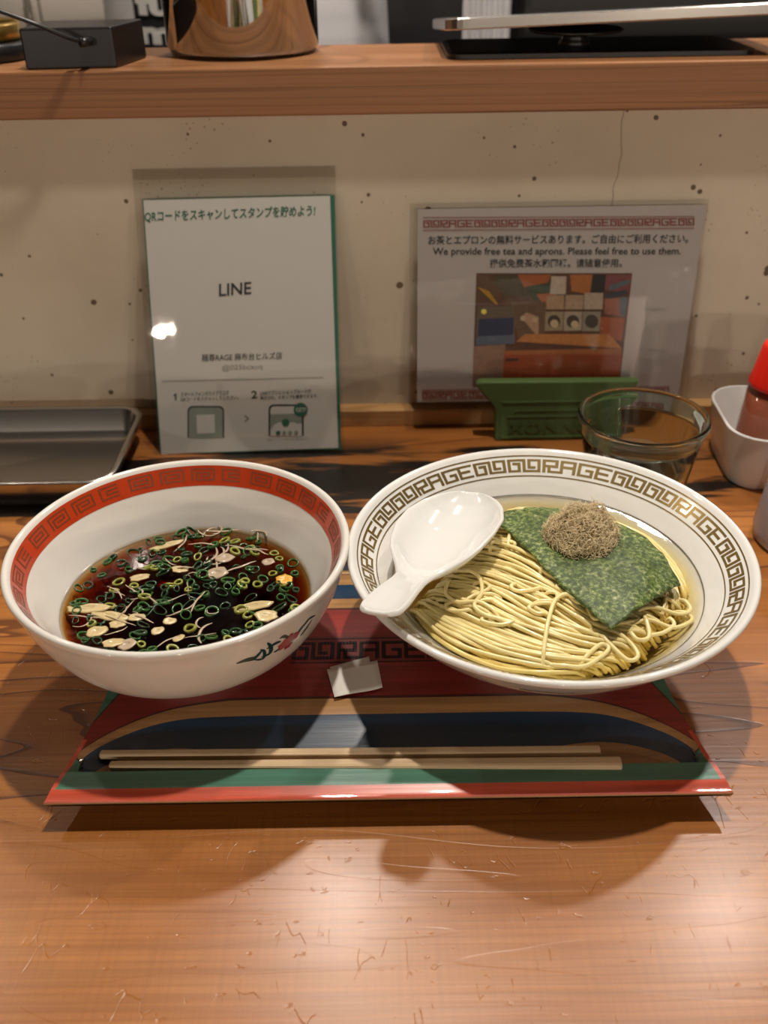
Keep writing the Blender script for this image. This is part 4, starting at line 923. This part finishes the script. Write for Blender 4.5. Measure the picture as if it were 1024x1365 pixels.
# black box with a plug and cable
bx0, bx1 = -0.2525, -0.1880
T = thing('black_box', 'small black electronic box with a cable on the ledge', 'box', (-0.21, 0.765, ZL))
cs = [(-0.2500, 0.7345), (-0.1860, 0.7385), (-0.1760, 0.7950), (-0.2480, 0.7930)]
V = [(x, y, ZL) for x, y in cs]+[(x, y, ZL+0.0265) for x, y in cs]; F = [(3, 2, 1, 0), (4, 5, 6, 7), (0, 1, 5, 4), (1, 2, 6, 5), (2, 3, 7, 6), (3, 0, 4, 7)]
o = fixn(mesh('case', V, F, M['black'], T)); bev(o, 0.0015)
pj = aty(117, 55, 0.734); mesh('plug', *tubes([[(pj.x, 0.738, pj.z), (pj.x, 0.727, pj.z), (pj.x-0.002, 0.724, pj.z)]], 0.0030, 12), M['black'], T, smooth=True)
c_ = [(pj.x, 0.730, pj.z-0.001), tuple(aty(90, 50, 0.722)), tuple(aty(50, 33, 0.715)), tuple(aty(0, 15, 0.712)), tuple(aty(-60, -8, 0.712)), tuple(aty(-120, -10, 0.73)), tuple(aty(-170, 40, 0.77)), (-0.40, 0.80, ZL+0.002)]
mesh('cable', *tubes([catmull(c_, 6)], 0.0014, 8), M['black'], T, smooth=True)
# brass dish at the far left
T = thing('brass_dish', 'brass ring on a black base at the left end of the ledge', 'dish', (-0.310, 0.800, ZL))
fixn(mesh('dish_base', *lathe([(0, 0), (0.042, 0), (0.044, 0.002), (0.044, 0.011), (0.040, 0.013), (0, 0.013)], (-0.310, 0.800, ZL), 48), M['black'], T, smooth=True))
fixn(mesh('brass_ring', *lathe([(0.036, 0.013), (0.0385, 0.015), (0.0385, 0.024), (0.036, 0.026), (0.033, 0.024), (0.033, 0.014)], (-0.310, 0.800, ZL), 48, close=True), M['brass'], T, smooth=True))
# stand with tilted steel plate
T = thing('plate_stand', 'tilted stainless steel plate on a black pedestal on the ledge', 'stand', (0.160, 0.805, ZL))
o = mesh('black_slab', *rr_loft([(0.052, 0.280, 0.757, 0.853, 0.012, ZL), (0.052, 0.280, 0.757, 0.853, 0.012, ZL+0.003), (0.056, 0.276, 0.761, 0.849, 0.010, ZL+0.004)]), M['black'], T); fixn(o)  # thin black slab lying on the ledge under the pedestal
fixn(mesh('pedestal', *lathe([(0, 0.004), (0.013, 0.004), (0.011, 0.008), (0.009, 0.011), (0.012, 0.0135), (0.034, 0.0142), (0.036, 0.0155), (0.034, 0.0165), (0, 0.0165)], (0.150, 0.790, ZL), 40), M['black'], T, smooth=True))
V, F = rr_loft([(0.0500, 0.2960, 0.748, 0.930, 0.016, 0.0), (0.0490, 0.2970, 0.747, 0.931, 0.017, 0.001), (0.0490, 0.2970, 0.747, 0.931, 0.017, 0.0070), (0.0505, 0.2955, 0.7485, 0.9295, 0.0155, 0.0080)])
V = [(x, y, ZL+0.0195+z+(x-0.05)*0.030-(y-0.748)*0.085) for x, y, z in V]
fixn(mesh('steel_plate', V, F, M['steel'], T, label='tilted brushed steel plate'))

# ------------------------------------------------------------ kitchen beyond the ledge
o = mesh('work_table', *box(-1.6, 1.6, 1.0, 1.06, -0.75, 0.0), M['greywall']); tag(o, 'dull grey kitchen work table behind the ledge', 'table')
T = thing('steel_fridge', 'tall stainless steel fridge behind the ledge at the left', 'fridge', (-0.95, 1.95, -0.75))
mesh('fridge_body', *box(-1.7, -0.42, 1.72, 2.25, -0.75, 1.3), M['steel'], T)
for a, b in ((-1.68, -1.06), (-1.04, -0.56), (-0.54, -0.43)):
    bev(mesh('fridge_door', *box(a, b, 1.70, 1.72, -0.70, 1.28), M['steel'], T), 0.004)
o = mesh('dark_appliance', *box(0.18, 1.3, 1.35, 1.8, -0.75, 0.75), M['grey_app']); bev(o, 0.01); tag(o, 'tall black kitchen appliance behind the steel plate stand', 'appliance')
# hanging cloth
V = []; F = []; nc = 24
for j in range(13):
    for i in range(nc+1): V.append((0.105+0.055*i/nc, 1.25+0.006*math.sin(i*1.1+j*0.1), 0.20+0.35*j/12))
for j in range(12):
    for i in range(nc): k = j*(nc+1)+i; F.append((k, k+1, k+nc+2, k+nc+1))
o = mesh('hanging_towel', V, F, M['shirt'], base=(0.13, 1.25, 0.20), smooth=True); md = o.modifiers.new('thick', 'SOLIDIFY'); md.thickness = 0.003
tag(o, 'narrow pale towel hanging in the kitchen left of the black appliance', 'towel')
V, F = tubes([[(0.06, 1.253, 0.55), (0.20, 1.253, 0.55), (0.30, 1.36, 0.55)]], 0.004, 8)
tag(mesh('towel_rail', V, F, M['steel'], base=(0.13, 1.25, 0.55)), 'thin steel rail carrying the pale towel', 'rail')
# small glinting tumblers at the right
for k, (px_, py_) in enumerate(((957, 52), (972, 40), (1005, 30))):
    p = aty(px_, py_, 0.95)
# ------------------------------------------------------------ cook in a white T-shirt
def skin_body(name, joints, edges, mat, parent, sub=2):
    b = BASE[parent.name]; me = bpy.data.meshes.new(name); me.from_pydata([tuple(Vector(j[0])-b) for j in joints], edges, []); me.materials.append(mat)
    o = bpy.data.objects.new(name, me); COL.objects.link(o); o.parent = parent; BASE[o.name] = b
    md = o.modifiers.new('skin', 'SKIN'); sv = me.skin_vertices[0].data
    for i, j in enumerate(joints): sv[i].radius = (j[1], j[2] if len(j) > 2 else j[1])
    sv[0].use_root = True; md.use_smooth_shade = True
    s_ = o.modifiers.new('sub', 'SUBSURF'); s_.levels = sub; s_.render_levels = sub; return o
PX, PY = -0.165, 1.36; G0 = -0.75
T = thing('person', 'person in a white printed T-shirt standing in the kitchen behind the pot', 'person', (PX, PY, G0))
J = [((PX, PY, 0.20), .15, .10), ((PX, PY, 0.42), .13, .095), ((PX, PY, 0.60), .14, .095), ((PX, PY, 0.72), .055, .055), ((PX, PY-.01, 0.80), .07, .08), ((PX, PY-.01, 0.90), .075, .09), ((PX, PY, 0.97), .04, .05),
     ((PX-.17, PY, 0.63), .05, .05), ((PX-.24, PY+.03, 0.47), .036, .036), ((PX-.20, PY-.16, 0.56), .026, .026), ((PX-.19, PY-.22, 0.58), .034, .018),
     ((PX+.17, PY, 0.63), .05, .05), ((PX+.24, PY+.03, 0.47), .036, .036), ((PX+.20, PY-.16, 0.56), .026, .026), ((PX+.19, PY-.22, 0.58), .034, .018),
     ((PX-.09, PY, 0.08), .085, .085), ((PX-.10, PY, -.28), .06, .06), ((PX-.10, PY+.01, -.66), .042, .042), ((PX-.10, PY-.10, -.72), .04, .028),
     ((PX+.09, PY, 0.08), .085, .085), ((PX+.10, PY, -.28), .06, .06), ((PX+.10, PY+.01, -.66), .042, .042), ((PX+.10, PY-.10, -.72), .04, .028)]
E_ = [(0, 1), (1, 2), (2, 3), (3, 4), (4, 5), (5, 6), (2, 7), (7, 8), (8, 9), (9, 10), (2, 11), (11, 12), (12, 13), (13, 14), (0, 15), (15, 16), (16, 17), (17, 18), (0, 19), (19, 20), (20, 21), (21, 22)]
for sx, w_ in ((-1, 10), (1, 14)):
    hc = Vector(J[w_][0])
    for f_ in range(4):
        q0 = hc+Vector((sx*(-0.024+0.016*f_), -0.02, 0)); i0 = len(J); J += [(tuple(q0), .009), (tuple(q0+Vector((0, -.03, -.006))), .008), (tuple(q0+Vector((0, -.05-0.006*(f_ in (1, 2)), -.022))), .007)]; E_ += [(w_, i0), (i0, i0+1), (i0+1, i0+2)]
    i0 = len(J); J += [(tuple(hc+Vector((-sx*0.035, 0.0, -.004))), .010), (tuple(hc+Vector((-sx*0.05, -.03, -.012))), .008)]; E_ += [(w_, i0), (i0, i0+1)]
skin_body('body', J, E_, M['skin'], T, 1)
# shirt: hollow torso with sleeves
def ell_loft(levels, n=40):
    V = []; F = []
    for (cx_, cy_, z, rx, ry) in levels:
        for k in range(n): a = 2*PI*k/n; fold = 1+0.02*math.sin(7*a+z*20)+0.012*math.sin(13*a-z*30); V.append((cx_+rx*fold*math.cos(a), cy_+ry*fold*math.sin(a), z))
    for l_ in range(len(levels)-1):
        for k in range(n): k2 = (k+1) % n; F.append((l_*n+k, l_*n+k2, (l_+1)*n+k2, (l_+1)*n+k))
    return V, F
tor = ell_loft([(PX, PY, 0.02, .192, .150), (PX, PY, 0.15, .186, .146), (PX, PY, 0.28, .180, .14), (PX, PY, 0.42, .178, .135), (PX, PY, 0.55, .19, .135), (PX, PY, 0.63, .19, .12), (PX, PY, 0.685, .12, .09), (PX, PY, 0.70, .075, .07)])
slv = []
for sx in (-1, 1): slv.append(tubes([[(PX+sx*.10, PY, .63), (PX+sx*.17, PY, .62), (PX+sx*.215, PY+.01, .55), (PX+sx*.235, PY+.025, .49)]], .072, 14))
o = mesh('t_shirt', *join([tor]+slv), M['shirt'], T, smooth=True); md = o.modifiers.new('sub', 'SUBSURF'); md.levels = 1; md.render_levels = 1
mesh('trousers', *join([tubes([[(PX+sx*.085, PY, .12), (PX+sx*.10, PY, -.28), (PX+sx*.10, PY+.01, -.66)]], .095, 14) for sx in (-1, 1)]), M['trouser'], T, smooth=True)
V, F = lathe([(0.095, 0.0), (0.103, 0.05), (0.09, 0.10), (0.05, 0.135), (0, 0.145)], (PX, PY+.015, 0.875), 32); mesh('hair', V, F, M['hair'], T, smooth=True)
for sx in (-1, 1): mesh('eye', *lathe([(0, -.008), (.009, -.003), (.011, 0), (.009, .003), (0, .008)], (PX+sx*.03, PY-.092, 0.875), 12), M['hair'], T, smooth=True)
mesh('nose', *tubes([[(PX, PY-.085, .88), (PX, PY-.105, .85), (PX, PY-.09, .845)]], .011, 8), M['skin'], T, smooth=True)
mesh('mouth', *tubes([[(PX-.02, PY-.088, .815), (PX, PY-.094, .813), (PX+.02, PY-.088, .815)]], .004, 8), M['red_ink'], T, smooth=True)
# shirt print: white letters in black patches, following the chest
def chest(x, z, e=0.004):
    u_ = max(-1, min(1, (x-PX)/0.190)); return Vector((x, PY-0.150*math.sqrt(max(0.05, 1-u_*u_))-e, z))
def chest_text(body, x0, x1, z0, z1, bold, e):
    V, F = textmesh(body, bold); xs = [v[0] for v in V]; ys = [v[1] for v in V]
    return [chest(x0+(x1-x0)*(v[0]-min(xs))/(max(xs)-min(xs)), z0+(z1-z0)*(v[1]-min(ys))/(max(ys)-min(ys)), e) for v in V], F
pxs = lambda x: aty(x, 30, PY-0.12).x
x0, x1 = pxs(186), pxs(300)
zz = lambda y: aty(205, y, PY-0.12).z
bp = []
for (ya, yb) in ((-20, 20), (22, 60)):
    V = []; F = []
    for i in range(11):
        x = x0-0.004+(x1-x0+0.008)*i/10; V += [chest(x, zz(yb)-0.003, 0.006), chest(x, zz(ya)+0.003, 0.006)]
    F = [(2*i, 2*i+2, 2*i+3, 2*i+1) for i in range(10)]; bp.append((V, F))
mesh('shirt_print', *join(bp), M['print_black'], T)
mesh('shirt_letters', *join([chest_text('fu', x0, x0+0.045, zz(19), zz(-14), 0.05, 0.009), chest_text('m', x0, x0+0.045, zz(57), zz(34), 0.05, 0.009)]), M['white'], T)
